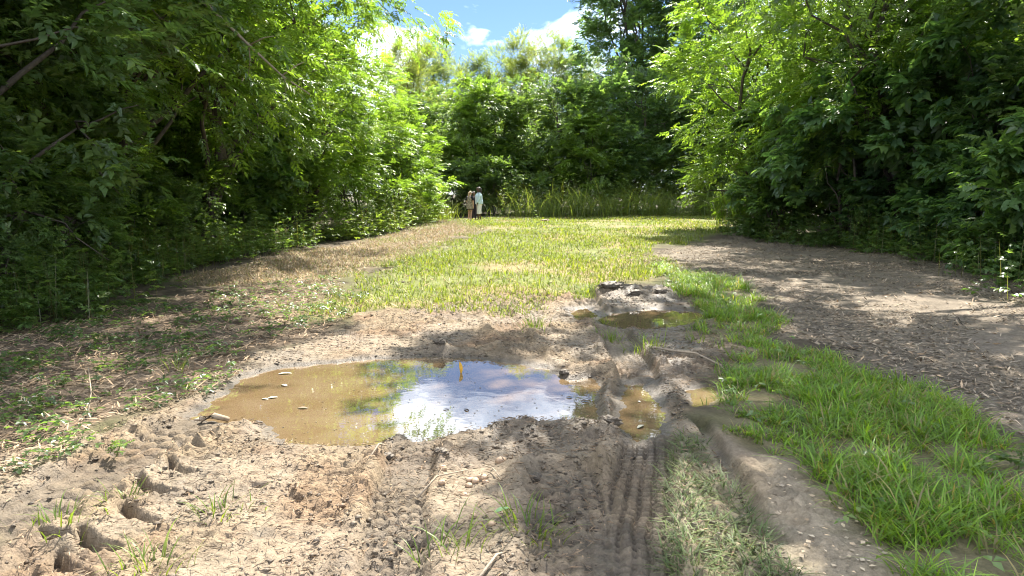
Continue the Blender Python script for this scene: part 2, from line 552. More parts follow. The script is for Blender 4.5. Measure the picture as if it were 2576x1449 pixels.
    c = mixc(c, C(.24, .19, .12) * (.7 + .6 * mid)[:, None], dry)
    lawn = ss(.6, -.6, e(P_LAWN, 1.6))
    c = mixc(c, (C(.15, .165, .05) * (1 - ss(.45, .7, big))[:, None] + C(.24, .19, .09) * ss(.45, .7, big)[:, None]) * (.75 + .5 * mid)[:, None], lawn)
    lush = ss(.15, -.15, e(P_LUSH, .5))
    c = mixc(c, C(.16, .135, .075) * (.7 + .6 * mid)[:, None], lush)
    drycol = C(.228, .172, .110) * (.8 + .4 * mid)[:, None]
    drycol = mixc(drycol, C(.22, .145, .088) * (.8 + .4 * sm)[:, None], ss(.5, .68, fbm(x * 2.1, y * 2.1, 3, 103)) * .7)
    drycol = mixc(drycol, C(.242, .196, .142), smooth * .6)
    wet = np.maximum(ss(.16, .01, pn), ss(.42, .05, pn + (mid - .5) * .3) * .4)
    tr_wet = tread * ss(8.5, 3.2, y) * .35
    zone = ss(.3, -.3, sdf_far(x, y, poly([(1150, 1060), (1500, 1040), (1560, 940), (1500, 730), (1800, 720), (1850, 900), (1760, 1080), (1700, 1250), (1500, 1130), (1050, 1190)])) + (mid - .5) * .8)
    wet = np.clip(np.maximum(wet, zone * (.5 + .4 * ss(.4, .6, mid))), 0, 1)
    wet = np.maximum(wet, ss(.56, .7, fbm(x * 2.7, y * 2.7, 4, 107)) * .45)
    wet = np.maximum(np.maximum(wet, hole * .5), groove * .8)
    low = ss(.012, -.02, z)
    wet = np.maximum(wet, low * .45 * mud)
    mudc = mixc(drycol, C(.085, .066, .046) * (.75 + .5 * sm)[:, None], np.clip(wet * .95 + tr_wet, 0, 1))
    c = mixc(c, mudc, mud)
    path = ss(.1, -.12, e(P_PATH, .35))
    c = mixc(c, C(.265, .215, .15) * (.8 + .4 * sm)[:, None], path)
    crush = ss(.12, -.12, e(P_CRUSH, .3))
    c = mixc(c, C(.20, .175, .11) * (.6 + .8 * sm)[:, None], crush * .7)
    wetness = mud * np.clip(wet + .12 * smooth, 0, 1) * (1 - path)
    return z, np.concatenate([np.clip(c, .01, .6), wetness[:, None]], 1)


def graded(segs):
    """coordinates from (end, step_start, step_end) runs"""
    out = [segs[0]]
    for end, s0, s1 in segs[1:]:
        a = out[-1]
        L_ = end - a
        n = max(1, int(round(L_ / ((s0 + s1) / 2))))
        st = np.linspace(s0, s1, n)
        st *= L_ / st.sum()
        out += list(a + np.cumsum(st))
    return np.array(out)


ys = graded([-40, (2.4, 4, .1), (4.9, .0118, .0118), (8.8, .017, .018), (20, .02, .12), (60, .14, .8), (260, 1, 14)])
xn = graded([0, (3.7, .0178, .0178), (12, .02, .22), (30, .3, 2), (160, 2.5, 14)])
xp = graded([0, (.3, .017, .017), (1.05, .0095, .0095), (3.7, .0178, .0178), (12, .02, .22), (30, .3, 2), (160, 2.5, 14)])
xs = np.concatenate([-xn[:0:-1], xp])
GX, GY = np.meshgrid(xs, ys)
gz, gc = ground(GX.ravel(), GY.ravel(), True)
nx, ny = len(xs), len(ys)
idx = np.arange(nx * ny).reshape(ny, nx)
quads = np.stack([idx[:-1, :-1], idx[:-1, 1:], idx[1:, 1:], idx[1:, :-1]], -1).reshape(-1, 4)
g_me = mesh_np('ground', np.stack([GX.ravel(), GY.ravel(), gz], 1), quads, M_GROUND, gc, True)
tag(obj('ground', g_me), kind='structure')


def gz_at(x, y):
    return ground(np.atleast_1d(np.asarray(x, float)), np.atleast_1d(np.asarray(y, float)))


def water(P, label, dz=0.0):
    lo, hi = P.min(0) - .3, P.max(0) + .3
    st = .06
    ax = np.arange(lo[0], hi[0], st); ay = np.arange(lo[1], hi[1], st)
    X, Y = np.meshgrid(ax, ay)
    d = sdf(X.ravel(), Y.ravel(), P).reshape(X.shape)
    V = np.stack([X.ravel(), Y.ravel(), np.full(X.size, WATER_Z - dz)], 1)
    ii = np.arange(X.size).reshape(X.shape)
    ok = (d[:-1, :-1] < .16) & (d[1:, 1:] < .16) & (d[:-1, 1:] < .16) & (d[1:, :-1] < .16)
    Q = np.stack([ii[:-1, :-1], ii[:-1, 1:], ii[1:, 1:], ii[1:, :-1]], -1)[ok]
    used = np.unique(Q)
    remap = -np.ones(X.size, int); remap[used] = np.arange(len(used))
    o = obj('puddle', mesh_np('puddle', V[used], remap[Q], M_WATER, None, True))
    tag(o, label, kind='structure')


water(P_MAIN, 'large muddy puddle mirroring the clouds across the track')
water(P_RUT, 'olive brown puddle filling the tyre rut beside the large puddle', .004)
water(P_REAR, 'shallow brown puddle behind the tyre rut, edged with grass')
water(P_REAR2, 'tiny glinting puddle left of the rear puddle', .004)
water(P_SIDE, 'small shallow puddle between the rut and the lush grass')


# ------------------------------------------------------------------ foliage kit
def leaf(L_, w, o, az, tilt=0.0, fold=.18, droop=.12, heart=False):
    """one leaf in the sprig's own frame: y forward, x side, z up"""
    c, s = math.cos(az), math.sin(az)
    if heart:
        pts = [(0, 0, 0), (-w * .5, L_ * .28, fold * w), (-w * .33, L_ * .68, fold * w * .5), (0, L_, -droop * L_), (w * .33, L_ * .68, fold * w * .5), (w * .5, L_ * .28, fold * w), (0, L_ * .45, 0)]
        tri = [(0, 6, 1), (1, 6, 2), (2, 6, 3), (3, 6, 4), (4, 6, 5), (5, 6, 0)]
    else:
        pts = [(0, 0, 0), (-w * .5, L_ * .45, fold * w), (0, L_, -droop * L_), (w * .5, L_ * .45, fold * w)]
        tri = [(0, 2, 1), (0, 3, 2)]
    V = []
    for x, y, z in pts:
        z = z + y * math.sin(tilt)
        y = y * math.cos(tilt)
        V.append((o[0] + x * c + y * s, o[1] - x * s + y * c, o[2] + z))
    return np.array(V), np.array(tri)


def sprig(kind, seed):
    r = random.Random(seed)
    P = []
    if kind == 'pinnate':
        Lr, n = .50, 5
        for i in range(n):
            y = Lr * (.2 + .7 * i / n)
            z = -.22 * y * y / Lr
            for sg in (-1, 1):
                P.append(leaf(.15 * r.uniform(.85, 1.15), .058, (0, y, z), sg * r.uniform(.85, 1.15), r.uniform(-.35, .05)))
        P.append(leaf(.15, .058, (0, Lr * .9, -.2 * Lr), 0, -.3))
    elif kind == 'broad':
        Lr, n = .34, 10
        for i in range(n):
            y = Lr * (.08 + .9 * i / n)
            P.append(leaf(.125 * r.uniform(.75, 1.2), .068, (0, y, -.1 * y), (1 if i % 2 else -1) * r.uniform(.35, 1.3), r.uniform(-.5, .3)))
    elif kind == 'large':
        Lr, n = .5, 6
        for i in range(n):
            y = Lr * (.1 + .85 * i / n)
            P.append(leaf(.24 * r.uniform(.75, 1.15), .17, (0, y, -.05 * y), (1 if i % 2 else -1) * r.uniform(.3, 1.25), r.uniform(-.55, .1), .14, .18, True))
    elif kind == 'willow':
        Lr, n = .75, 14
        for i in range(n):
            y = Lr * (.05 + .92 * i / n)
            P.append(leaf(.20 * r.uniform(.8, 1.2), .04, (0, y, .1 * y), (1 if i % 2 else -1) * r.uniform(.3, .9), r.uniform(-.5, .5)))
    elif kind == 'trifoliate':
        P.append(leaf(.085, .055, (0, .03, .05), 0, -.1)); P.append(leaf(.08, .05, (0, .02, .05), 1.4, -.1)); P.append(leaf(.08, .05, (0, .02, .05), -1.4, -.1))
    return join(P)


SPRIGS = {k: [sprig(k, 100 + i) for i in range(4)] for k in ('pinnate', 'broad', 'large', 'willow', 'trifoliate')}


def nrm(a):
    return a / (np.linalg.norm(a, axis=1, keepdims=True) + 1e-9)


def place_sprigs(kind, pos, fwd, upv, scale, col, jitter=.16):
    """many sprigs at once -> verts, tris, per-vertex albedo"""
    n = len(pos)
    VV, TT, CC, off = [], [], [], 0
    which = rng.integers(0, 4, n)
    f = nrm(fwd)
    u = upv - f * (upv * f).sum(1, keepdims=True)
    u = nrm(u)
    s = np.cross(f, u)
    for k in range(4):
        m = np.where(which == k)[0]
        if not len(m):
            continue
        V, T = SPRIGS[kind][k]
        P = pos[m][:, None, :] + scale[m][:, None, None] * (V[None, :, 0, None] * s[m][:, None, :] + V[None, :, 1, None] * f[m][:, None, :] + V[None, :, 2, None] * u[m][:, None, :])
        nv = len(V)
        nl = nv // (7 if kind == 'large' else 4)
        j = 1 + (rng.random((len(m), nl)) - .5) * 2 * jitter
        j = np.repeat(j, nv // nl, axis=1)
        c = col[m][:, None, :] * j[:, :, None]
        TT.append((T[None] + (off + np.arange(len(m)) * nv)[:, None, None]).reshape(-1, 3))
        VV.append(P.reshape(-1, 3)); CC.append(c.reshape(-1, 3))
        off += len(m) * nv
    return np.concatenate(VV), np.concatenate(TT), np.concatenate(CC)


GREEN = {'pinnate': (.085, .142, .036), 'broad': (.076, .124, .052), 'large': (.074, .130, .058), 'willow': (.13, .175, .075), 'trifoliate': (.06, .11, .035)}


def crown_points(lobes, n, seed, spread=.34, shell=.62):
    """sprig positions gathered into clumps over the lobes' shells"""
    r = np.random.default_rng(seed)
    area = np.array([l[1] ** 2 for l in lobes]); area = area / area.sum()
    pos, out = [], []
    for (c, rad, fl), a in zip(lobes, area):
        k = max(40, int(n * a))
        ncl = max(6, int(k / 26))
        d = nrm(r.normal(size=(ncl, 3)))
        d[:, 2] = np.where(d[:, 2] < -.55, -d[:, 2], d[:, 2])
        cl = d * rad * (shell + (1 - shell) * r.random((ncl, 1)) ** .6)
        w = r.integers(0, ncl, k)
        p = cl[w] + r.normal(size=(k, 3)) * rad * spread * .55
        p[:, 2] *= fl
        pos.append(np.array(c)[None] + p)
        o = nrm(p + r.normal(size=p.shape) * .15)
        out.append(o)
    return np.concatenate(pos), np.concatenate(out)


def curve_path(a, b, n=6, sag=0.0, wob=.12, r=random):
    a, b = np.array(a, float), np.array(b, float)
    L_ = np.linalg.norm(b - a)
    P = []
    for i in range(n + 1):
        t_ = i / n
        q = a + (b - a) * t_
        q[2] += sag * math.sin(math.pi * t_) * L_
        if 0 < i < n:
            q += np.array([r.uniform(-1, 1), r.uniform(-1, 1), r.uniform(-.4, .4)]) * wob * L_ / n
        P.append(q)
    return P


class Model:
    pass


def tree_model(kind, seed, h, base, rx, nlobes, nspr, trunk_r, lean=(0, 0), stems=1, scale=1.0, col=None, droop=0.0, squash=.8, shift=(0, 0), bare=0):
    """h: height, base: height where the crown starts, rx: crown radius"""
    r = random.Random(seed)
    m = Model()
    lobes, tubes = [], []
    tops = []
    for s in range(stems):
        a = 2 * math.pi * s / stems + r.random()
        off = (0 if stems == 1 else .25 * rx)
        x0, y0 = (0, 0) if stems == 1 else (.12 * math.cos(a), .12 * math.sin(a))
        top = (lean[0] + off * math.cos(a), lean[1] + off * math.sin(a), h * r.uniform(.78, .9))
        P = curve_path((x0, y0, -.25), top, 9, 0, .22, r)
        R_ = [trunk_r * (1.25 if i == 0 else 1) * (1 - .85 * i / 9) / (1 if stems == 1 else 1.4) for i in range(10)]
        tubes.append(tube(P, R_, 8))
        tops.append(P)
    zc, rz = (h + base) / 2, (h - base) / 2
    for i in range(nlobes):
        t_ = (i + .5) / nlobes
        zf = -1 + 2 * t_
        ring = math.sqrt(max(0, 1 - (abs(zf) * .92) ** 2))
        a = i * 2.4 + r.uniform(-.5, .5)
        rr_ = rx * ring * r.uniform(.35, .72)
        rad = rx * r.uniform(.30, .46) * (.75 + .35 * ring)
        P = tops[i % stems]
        q = P[min(9, max(2, int(9 * (.15 + .85 * t_))))]
        lf = (base + (h - base) * t_) / h
        c = (shift[0] + lean[0] * lf + rr_ * math.cos(a), shift[1] + lean[1] * lf + rr_ * math.sin(a), zc + rz * zf * .86)
        lobes.append((c, rad, squash))
        k = min(8, max(1, int(9 * max(.08, (c[2] - .6 * rr_) / h))))
        tubes.append(tube(curve_path(P[k], c, 5, .06, .25, r), [trunk_r * (.45 - .07 * j) * (1 - .4 * t_) for j in range(6)], 5))
        for b in range(3):
            d = nrm(np.array([[r.gauss(0, 1), r.gauss(0, 1), r.gauss(0, .7)]]))[0]
            tubes.append(tube(curve_path(c, np.array(c) + d * rad * .9, 3, .05, .3, r), [trunk_r * .13, trunk_r * .09, trunk_r * .06, .006], 4))
    for b in range(bare):
        a = r.uniform(0, 6.28)
        P = tops[0][r.randint(3, 6)]
        e = (P[0] + rx * .9 * math.cos(a), P[1] + rx * .9 * math.sin(a), P[2] + r.uniform(-.6, 1.2))
        tubes.append(tube(curve_path(P, e, 7, .08, .4, r), [trunk_r * .3 * (1 - .12 * j) + .004 for j in range(8)], 5))
    V, T = join(tubes)
    m.trunk = mesh_np('trunk', V, T, M_BARK, None, True)
    pos, out = crown_points(lobes, nspr, seed)
    n = len(pos)
    q = np.random.default_rng(seed + 1)
    fwd = out * .9 + q.normal(size=(n, 3)) * .45
    fwd[:, 2] = fwd[:, 2] * .55 - droop + (.25 if kind == 'willow' else 0)
    up = np.array([[0, 0, 1.0]]) + q.normal(size=(n, 3)) * .32
    base_c = np.array(col or GREEN[kind])
    v = .72 + .56 * q.random((n, 1))
    yel = q.random((n, 1)) ** 3
    c = base_c[None] * v * (1 + yel * np.array([[.55, .32, .0]]))
    sc = scale * q.uniform(.75, 1.25, n)
    V, T, CC = place_sprigs(kind, pos, fwd, up, sc, c)
    m.crown = mesh_np('crown', V, T, M_LEAF, CC)
    return m


def plant_tree(m, name, label, cat, x, y, rz=0.0, sc=1.0, tint=(1, 1, 1), group=None, first={}):
    z = float(gz_at(x, y)[0])
    root = empty(name, (x, y, z), rz, sc)
    tag(root, label, cat, group)
    obj('trunk', m.trunk, root)
    c = obj('crown', m.crown, root)
    c.color = (*tint, 1)
    return root


MODELS = {
    'ash': tree_model('pinnate', 21, 12.5, 2.4, 5.2, 18, 5600, .22, (2.2, 0), 1, 1.0, droop=.18),
    'oak': tree_model('broad', 22, 8.2, .6, 3.5, 17, 5400, .16, (.8, 0), 1, 1.0, droop=.05, bare=5),
    'hackberry': tree_model('broad', 23, 13.0, 1.6, 4.4, 18, 5200, .26, (0, 0), 1, 1.15),
    'box_elder': tree_model('pinnate', 24, 9.5, .7, 3.4, 16, 4200, .17, (.3, 0), 2, .9, droop=.12),
    'thicket': tree_model('pinnate', 25, 5.2, .15, 2.3, 11, 2600, .07, (0, 0), 3, .85, droop=.02),
    'mulberry': tree_model('large', 26, 5.4, .3, 2.3, 12, 1700, .08, (0, 0), 3, .9, droop=.05),
    'bush': tree_model('large', 27, 2.6, .05, 1.35, 8, 800, .04, (0, 0), 3, .72, droop=.0),
    'shrub': tree_model('broad', 28, 2.8, .05, 1.5, 9, 1500, .04, (0, 0), 3, .8, droop=.0),
    'willow': tree_model('willow', 29, 15.8, 1.5, 3.1, 24, 3600, .16, (0, 0), 1, .95, squash=1.2, droop=.1),
    'overstory': tree_model('broad', 33, 14.5, 7.6, 4.2, 14, 2900, .26, (-.6, 0), 1, 1.2, shift=(-5.9, 0)),
    'overhang': tree_model('pinnate', 34, 12.5, 7.0, 4.3, 15, 2700, .24, (.6, 0), 1, 1.1, shift=(4.2, 0), droop=.15),
    'cottonwood': tree_model('broad', 30, 21.0, 3.0, 4.8, 28, 6600, .32, (0, 0), 2, 1.9),
    'dense': tree_model('broad', 31, 10.0, .2, 4.2, 20, 4600, .16, (0, 0), 2, 1.4, squash=.95),
    'heaven': tree_model('pinnate', 32, 8.6, .4, 3.1, 13, 2600, .12, (0, 0), 1, 1.35, droop=.15),
}

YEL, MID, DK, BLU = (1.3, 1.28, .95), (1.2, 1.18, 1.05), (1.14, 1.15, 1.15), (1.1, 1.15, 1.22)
TREES = [
    # left edge of the clearing, near to far
    ('oak', 'leaning_tree', 'grey green tree with bare forked limbs leaning in at the left edge', -7.4, 9.4, .2, 1.0, DK),
    ('ash', 'ash_tree', 'tall tree whose feathery crown hangs over the left of the clearing', -8.6, 15.4, .1, 1.0, MID),
    ('hackberry', 'shade_tree', 'dark tall tree behind the leaning tree on the left', -10.6, 12.2, 1.0, .95, DK),
    ('ash', 'ash_tree', 'feathery tree over the dark hollow in the left wood', -8.6, 20.5, -.25, 1.0, YEL),
    ('hackberry', 'shade_tree', 'dark trunked tree at the back of the dark hollow on the left', -11.5, 19.5, 2.0, 1.0, DK),
    ('box_elder', 'box_elder', 'sunlit yellow green tree above the bright thicket on the left', -7.4, 27.0, .4, .95, YEL),
    ('thicket', 'sunlit_thicket', 'bright yellow green thicket at the tip of the left wood', -5.0, 33.5, 0, 1.0, YEL),
    ('thicket', 'sunlit_thicket', 'bright leafy thicket just left of the tip of the left wood', -6.3, 29.5, 1.3, .98, YEL),
    ('thicket', 'sunlit_thicket', 'sunlit thicket beside the dry straw on the left', -7.4, 25.0, 2.4, .8, MID),
    ('box_elder', 'box_elder', 'leafy tree behind the leaning tree whose leaves reach the ground', -9.2, 12.6, 2.2, .8, MID),
    ('thicket', 'leafy_thicket', 'shaded thicket left of the dark hollow', -8.4, 14.6, 1.0, .72, MID),
    ('thicket', 'leafy_thicket', 'shaded thicket right of the dark hollow', -8.6, 20.2, 2.0, .7, MID),
    ('thicket', 'leafy_thicket', 'shaded thicket at the left edge of the picture', -8.0, 10.6, 3.0, .7, DK),
    ('mulberry', 'young_mulberry', 'broad leaved young tree between the hollow and the sunlit thicket', -8.6, 23.0, .6, .8, MID),
    # far end
    ('heaven', 'feathery_tree', 'tree with feathery drooping fronds right behind the people', -2.4, 49.0, .5, 1.0, MID),
    ('dense', 'dense_tree', 'dense dark tree in the middle of the far end', 3.0, 49.0, .9, .88, MID),
    ('dense', 'dense_tree', 'rounded dark tree right of the middle at the far end', 7.6, 48.5, 2.2, .96, BLU),
    ('heaven', 'feathery_tree', 'low feathery tree between the two dense trees at the far end', 4.9, 46.0, 2.6, .72, MID),
    ('dense', 'dense_tree', 'dark tree behind the feathery tree at the far end', -.6, 51.5, 4.0, .86, MID),
    ('dense', 'dense_tree', 'dark tree at the far left end of the clearing', -6.2, 50.0, 5.0, .78, MID),
    ('cottonwood', 'tall_tree', 'tallest dark tree rising into the sky right of the gap', 9.0, 57.0, .3, 1.0, BLU),
    ('cottonwood', 'tall_tree', 'tall tree with bare dark trunk behind the right wood', 13.6, 54.0, 1.9, 1.0, BLU),
    ('dense', 'dense_tree', 'dark tree under the tall trunks at the far right end', 12.6, 48.5, 3.0, .85, DK),
    ('willow', 'willow_tree', 'pale willow at the left end of the far row', -10.6, 74, 0, .98, (1, 1, 1)),
    ('willow', 'willow_tree', 'pale willow second from left in the far row', -7.4, 73, 1, 1.02, (1, 1, 1)),
    ('willow', 'willow_tree', 'pale willow third from left in the far row', -4.4, 75, 2, .93, (1.05, 1, .9)),
    ('willow', 'willow_tree', 'pale willow in the middle of the far row', -1.6, 74, 3, .97, (1, 1, 1)),
    ('willow', 'willow_tree', 'yellowish willow right of the middle in the far row', 1.2, 72, 4, 1.03, (1.1, 1.02, .8)),
    ('willow', 'willow_tree', 'tall pale willow second from right in the far row', 4.1, 75, 5, 1.07, (1, 1, 1)),
    ('willow', 'willow_tree', 'pale willow at the right end of the far row', 7.0, 75, .5, .98, (1, 1, 1)),
    ('willow', 'willow_tree', 'low willow glimpsed above the sunlit thicket on the left', -8.3, 62, .5, .9, (1.1, 1.02, .8)),
    # right edge, far to near
    ('box_elder', 'box_elder', 'bright edged tall tree at the tip of the right wood', 9.4, 29.0, 3.3, 1.05, YEL),
    ('box_elder', 'box_elder', 'yellow green tree just right of the tip of the right wood', 11.6, 26.0, .8, 1.1, MID),
    ('ash', 'ash_tree', 'feathery tree with dark forked trunk in the right wood', 11.6, 21.5, 3.0, .95, MID),
    ('mulberry', 'young_mulberry', 'broad leaved young tree at the edge of the right wood', 9.8, 21.6, .2, 1.0, BLU),
    ('mulberry', 'young_mulberry', 'broad leaved tree with leaves reaching left over the far lawn', 9.2, 25.6, 1.7, .82, MID),
    ('mulberry', 'young_mulberry', 'largest leaved young tree in the middle of the right edge', 11.2, 18.0, 2.8, .98, BLU),
    ('bush', 'leafy_bush', 'broad leaved bush at the right end of the brown litter', 9.7, 13.9, .4, 1.0, MID),
    ('bush', 'leafy_bush', 'low broad leaved bush behind the brown litter', 10.6, 16.4, 2.4, .9, BLU),
    ('mulberry', 'young_mulberry', 'tall broad leaved tree at the right edge of the picture', 11.3, 13.2, 3.6, .85, BLU),
    ('hackberry', 'shade_tree', 'dark crowned tree in the upper right corner', 13.4, 15.0, .3, 1.0, DK),
    ('overstory', 'shade_tree', 'tall crown overhanging the track from the near right', 11.6, 14.4, 0, 1.0, DK),
    ('overhang', 'shade_tree', 'tall crown overhanging the shaded ground from the left wood', -8.9, 14.1, 0, 1.0, MID),
]
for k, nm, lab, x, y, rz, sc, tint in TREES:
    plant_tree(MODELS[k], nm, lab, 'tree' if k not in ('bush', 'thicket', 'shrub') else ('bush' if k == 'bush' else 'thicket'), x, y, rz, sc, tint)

ash_root = [o for o in bpy.data.objects if o.name == 'ash_tree'][0]
ax_, ay_, az_ = ash_root.location
limb = [(-6.9, 13.4, 5.9), (-5.7, 12.9, 5.15), (-5.0, 12.7, 4.6), (-4.3, 12.5, 3.95), (-3.75, 12.4, 3.45), (-3.3, 12.4, 3.15)]
lp = [tube(limb, [.05, .038, .03, .024, .016, .008], 6)]
for a_, b_ in ((2, (.25, .2, .22)), (3, (.45, -.1, .12)), (3, (-.1, .2, -.45)), (4, (.4, .1, .25)), (4, (.1, -.15, -.3)), (1, (.4, .1, .3))):
    q0 = np.array(limb[a_])
    lp.append(tube([q0, q0 + np.array(b_) * .55 + np.array([.03, 0, .04]), q0 + np.array(b_)], [.014, .009, .004], 5))
V, T = join(lp)
dl = obj('dead_limb', mesh_np('dead_limb', V - np.array([[ax_, ay_, az_]]), T, M_STICK, None, True), ash_root)
dl.rotation_euler = (0, 0, -ash_root.rotation_euler[2])
dl['label'] = 'bare grey limb hanging out of the crown'

# the depth of the woods on both sides
rr = random.Random(77)
for side, x0, lab, grp in ((-1, 12.5, 'tree standing deep in the shade of the left wood', 'trees deep in the left wood'),
                           (1, 15.0, 'tree standing deep in the shade of the right wood', 'trees deep in the right wood')):
    for i in range(22):
        row = i % 3
        y = 5 + (i // 3) * 6.2 + rr.uniform(-1.2, 1.2)
        x = side * (x0 + row * 4.6 + rr.uniform(-1, 1) + (2.5 if side > 0 and y > 30 else 0))
        k = rr.choice(['hackberry', 'dense', 'dense', 'box_elder']) if row < 2 else 'dense'
        plant_tree(MODELS[k], 'woodland_tree', lab, 'tree', x, y, rr.uniform(0, 6), rr.uniform(.9, 1.15), (rr.uniform(.85, 1.2),) * 2 + (1,), grp)
for i in range(20):
    plant_tree(MODELS['dense'], 'woodland_tree', 'tree filling the wood behind the far end of the clearing', 'tree', -30 + i * 3.9 + rr.uniform(-1, 1), 55 + (i % 2) * 6 + rr.uniform(0, 3),
               rr.uniform(0, 6), rr.uniform(.7, .8), (rr.uniform(1.0, 1.3),) * 2 + (1,), 'trees behind the far end')

# shrubs along the feet of the woods
for i in range(34):
    sd = -1 if i % 2 else 1
    plant_tree(MODELS['shrub'], 'understory_shrub', 'shrub standing in the shade inside the %s wood' % ('left' if sd < 0 else 'right'), 'shrub',
               sd * (rr.uniform(9.3, 13) + (2.6 if sd > 0 else 0)), 8 + (i // 2) * 2.0 + rr.uniform(-.6, .6), rr.uniform(0, 6), rr.uniform(.9, 1.5), MID,
               'shrubs inside the %s wood' % ('left' if sd < 0 else 'right'))
SHRUBS = [
    (-3.4, 45.8, 1.15, 'dark shrub directly behind the girl'), (-1.2, 45.4, 1.2, 'dark shrub directly behind the woman'), (-5.6, 46.6, 1.2, 'shrub in the dark gap at the far left end'),
    (6.2, 46.8, 1.2, 'shrub under the rounded dark tree at the far end'), (12.4, 46.4, 1.2, 'shrub at the far right end below the tall trunks'),
    (-7.2, 11.6, .75, 'low shrub under the leaning tree on the left'), (-8.0, 15.8, .7, 'shrub left of the dark hollow'),
    (-8.2, 18.6, .6, 'shrub at the mouth of the dark hollow'), (-8.0, 21.6, .6, 'shrub right of the dark hollow'),
    (-4.6, 37.5, .8, 'shrub just left of the people at the far end'), (-6.6, 9.4, .55, 'low shrub at the left edge of the picture'),
    (9.6, 30.6, .7, 'shrub at the foot of the tip of the right wood'), (10.4, 27.2, .75, 'shrub behind the lawn corner on the right'),
    (11.6, 23.6, .8, 'shrub in the middle of the right edge'), (11.3, 20.2, .7, 'shrub behind the broad leaved young tree on the right'),
    (10.6, 14.6, .8, 'shrub beside the broad leaved bush at right'), (2.0, 46.4, .9, 'shrub behind the tall weeds in the middle'),
    (-4.4, 45.0, .8, 'shrub in the shade left of the people'), (9.6, 46.5, .9, 'shrub behind the tall weeds at right')]
for x, y, sc, lab in SHRUBS:
    plant_tree(MODELS['shrub'], 'shrub', lab, 'shrub', x, y, rr.uniform(0, 6), sc, YEL if -7.5 < x < -4 and y > 30 else MID)


# ------------------------------------------------------------------ undergrowth, grass and litter
def blades(x, y, length, width, az, lean, bend, col, k=3, z=None, tipcol=None):
    n = len(x)
    if z is None:
        z = gz_at(x, y)
    d = np.stack([np.cos(az), np.sin(az), np.zeros(n)], 1)
    s = np.stack([-np.sin(az), np.cos(az), np.zeros(n)], 1)
    b = np.stack([x, y, z - .01], 1)
    V = np.zeros((n, 2 * k + 1, 3))
    Cc = np.zeros((n, 2 * k + 1, 3))
    for i in range(k + 1):
        t_ = i / k
        c = b + d * ((lean * t_ + bend * t_ * t_) * length)[:, None]
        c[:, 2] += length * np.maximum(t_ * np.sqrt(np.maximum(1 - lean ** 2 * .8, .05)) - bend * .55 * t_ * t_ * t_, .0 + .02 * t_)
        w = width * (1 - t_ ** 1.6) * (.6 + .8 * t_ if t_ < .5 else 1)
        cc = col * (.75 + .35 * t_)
        if i < k:
            V[:, 2 * i] = c - s * (w / 2)[:, None]
            V[:, 2 * i + 1] = c + s * (w / 2)[:, None]
            Cc[:, 2 * i] = cc; Cc[:, 2 * i + 1] = cc
        else:
            V[:, 2 * k] = c; Cc[:, 2 * k] = cc
    T = []
    for i in range(k - 1):
        a = 2 * i
        T += [(a, a + 1, a + 3), (a, a + 3, a + 2)]
    T.append((2 * k - 2, 2 * k - 1, 2 * k))
    T = np.array(T)
    TT = (T[None] + (np.arange(n) * (2 * k + 1))[:, None, None]).reshape(-1, 3)
    return V.reshape(-1, 3), TT, Cc.reshape(-1, 3)


def scatter(P, n, edge=.3, nscale=1.0, thr=0.0, seed=1, fade=None, avoid_water=True, soft=.26):
    """points inside polygon P with ragged edges and bald patches"""
    q = np.random.default_rng(seed)
    lo, hi = P.min(0), P.max(0)
    x = q.uniform(lo[0], hi[0], n * 4); y = q.uniform(lo[1], hi[1], n * 4)
    if fade:
        keep = q.random(len(x)) < np.clip((fade / np.maximum(np.hypot(x, y), .5)) ** 1.1, 0, 1)
        x, y = x[keep], y[keep]
    d = sdf(x, y, P) + (fbm(x * 1.2, y * 1.2, 3, 101) - .5) * edge * 2
    m = d < 0
    if thr > 0:
        m &= fbm(x * nscale, y * nscale, 3, seed + 300) > thr + soft * (q.random(len(x)) - .5)
    x, y = x[m], y[m]
    if avoid_water and len(x):
        pool = np.full(len(x), 1.5)
        for Q in POOLS:
            pool = np.minimum(pool, sdf_far(x, y, Q))
        k = pool > .03
        x, y = x[k], y[k]
    return x[:n], y[:n]


def vcol(base, n, var=.25, yel=.3, seed=0):
    q = np.random.default_rng(seed)
    v = 1 + (q.random((n, 1)) - .5) * 2 * var
    yy = q.random((n, 1)) ** 2 * yel
    return np.array(base)[None] * v * (1 + yy * np.array([[1.0, .5, 0.0]]))


def U(n, a, b, s=0):
    return np.random.default_rng(s + n).uniform(a, b, n)


# lawn over the clearing
x, y = scatter(P_LAWN, 72000, .8, .45, .40, 5, fade=15, soft=.34)
n = len(x)
dist = np.hypot(x, y)
ln = U(n, .05, .15, 1) * (1 + .35 * (fbm(x * .8, y * .8, 2, 9) - .5) * 2)
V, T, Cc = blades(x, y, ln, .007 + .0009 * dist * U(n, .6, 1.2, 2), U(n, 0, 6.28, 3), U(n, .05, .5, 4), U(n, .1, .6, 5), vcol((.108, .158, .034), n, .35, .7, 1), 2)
tag(obj('lawn_grass', mesh_np('lawn_grass', V, T, M_GRASS, Cc)), 'sunlit yellow green grass covering the clearing', 'grass', kind='stuff')

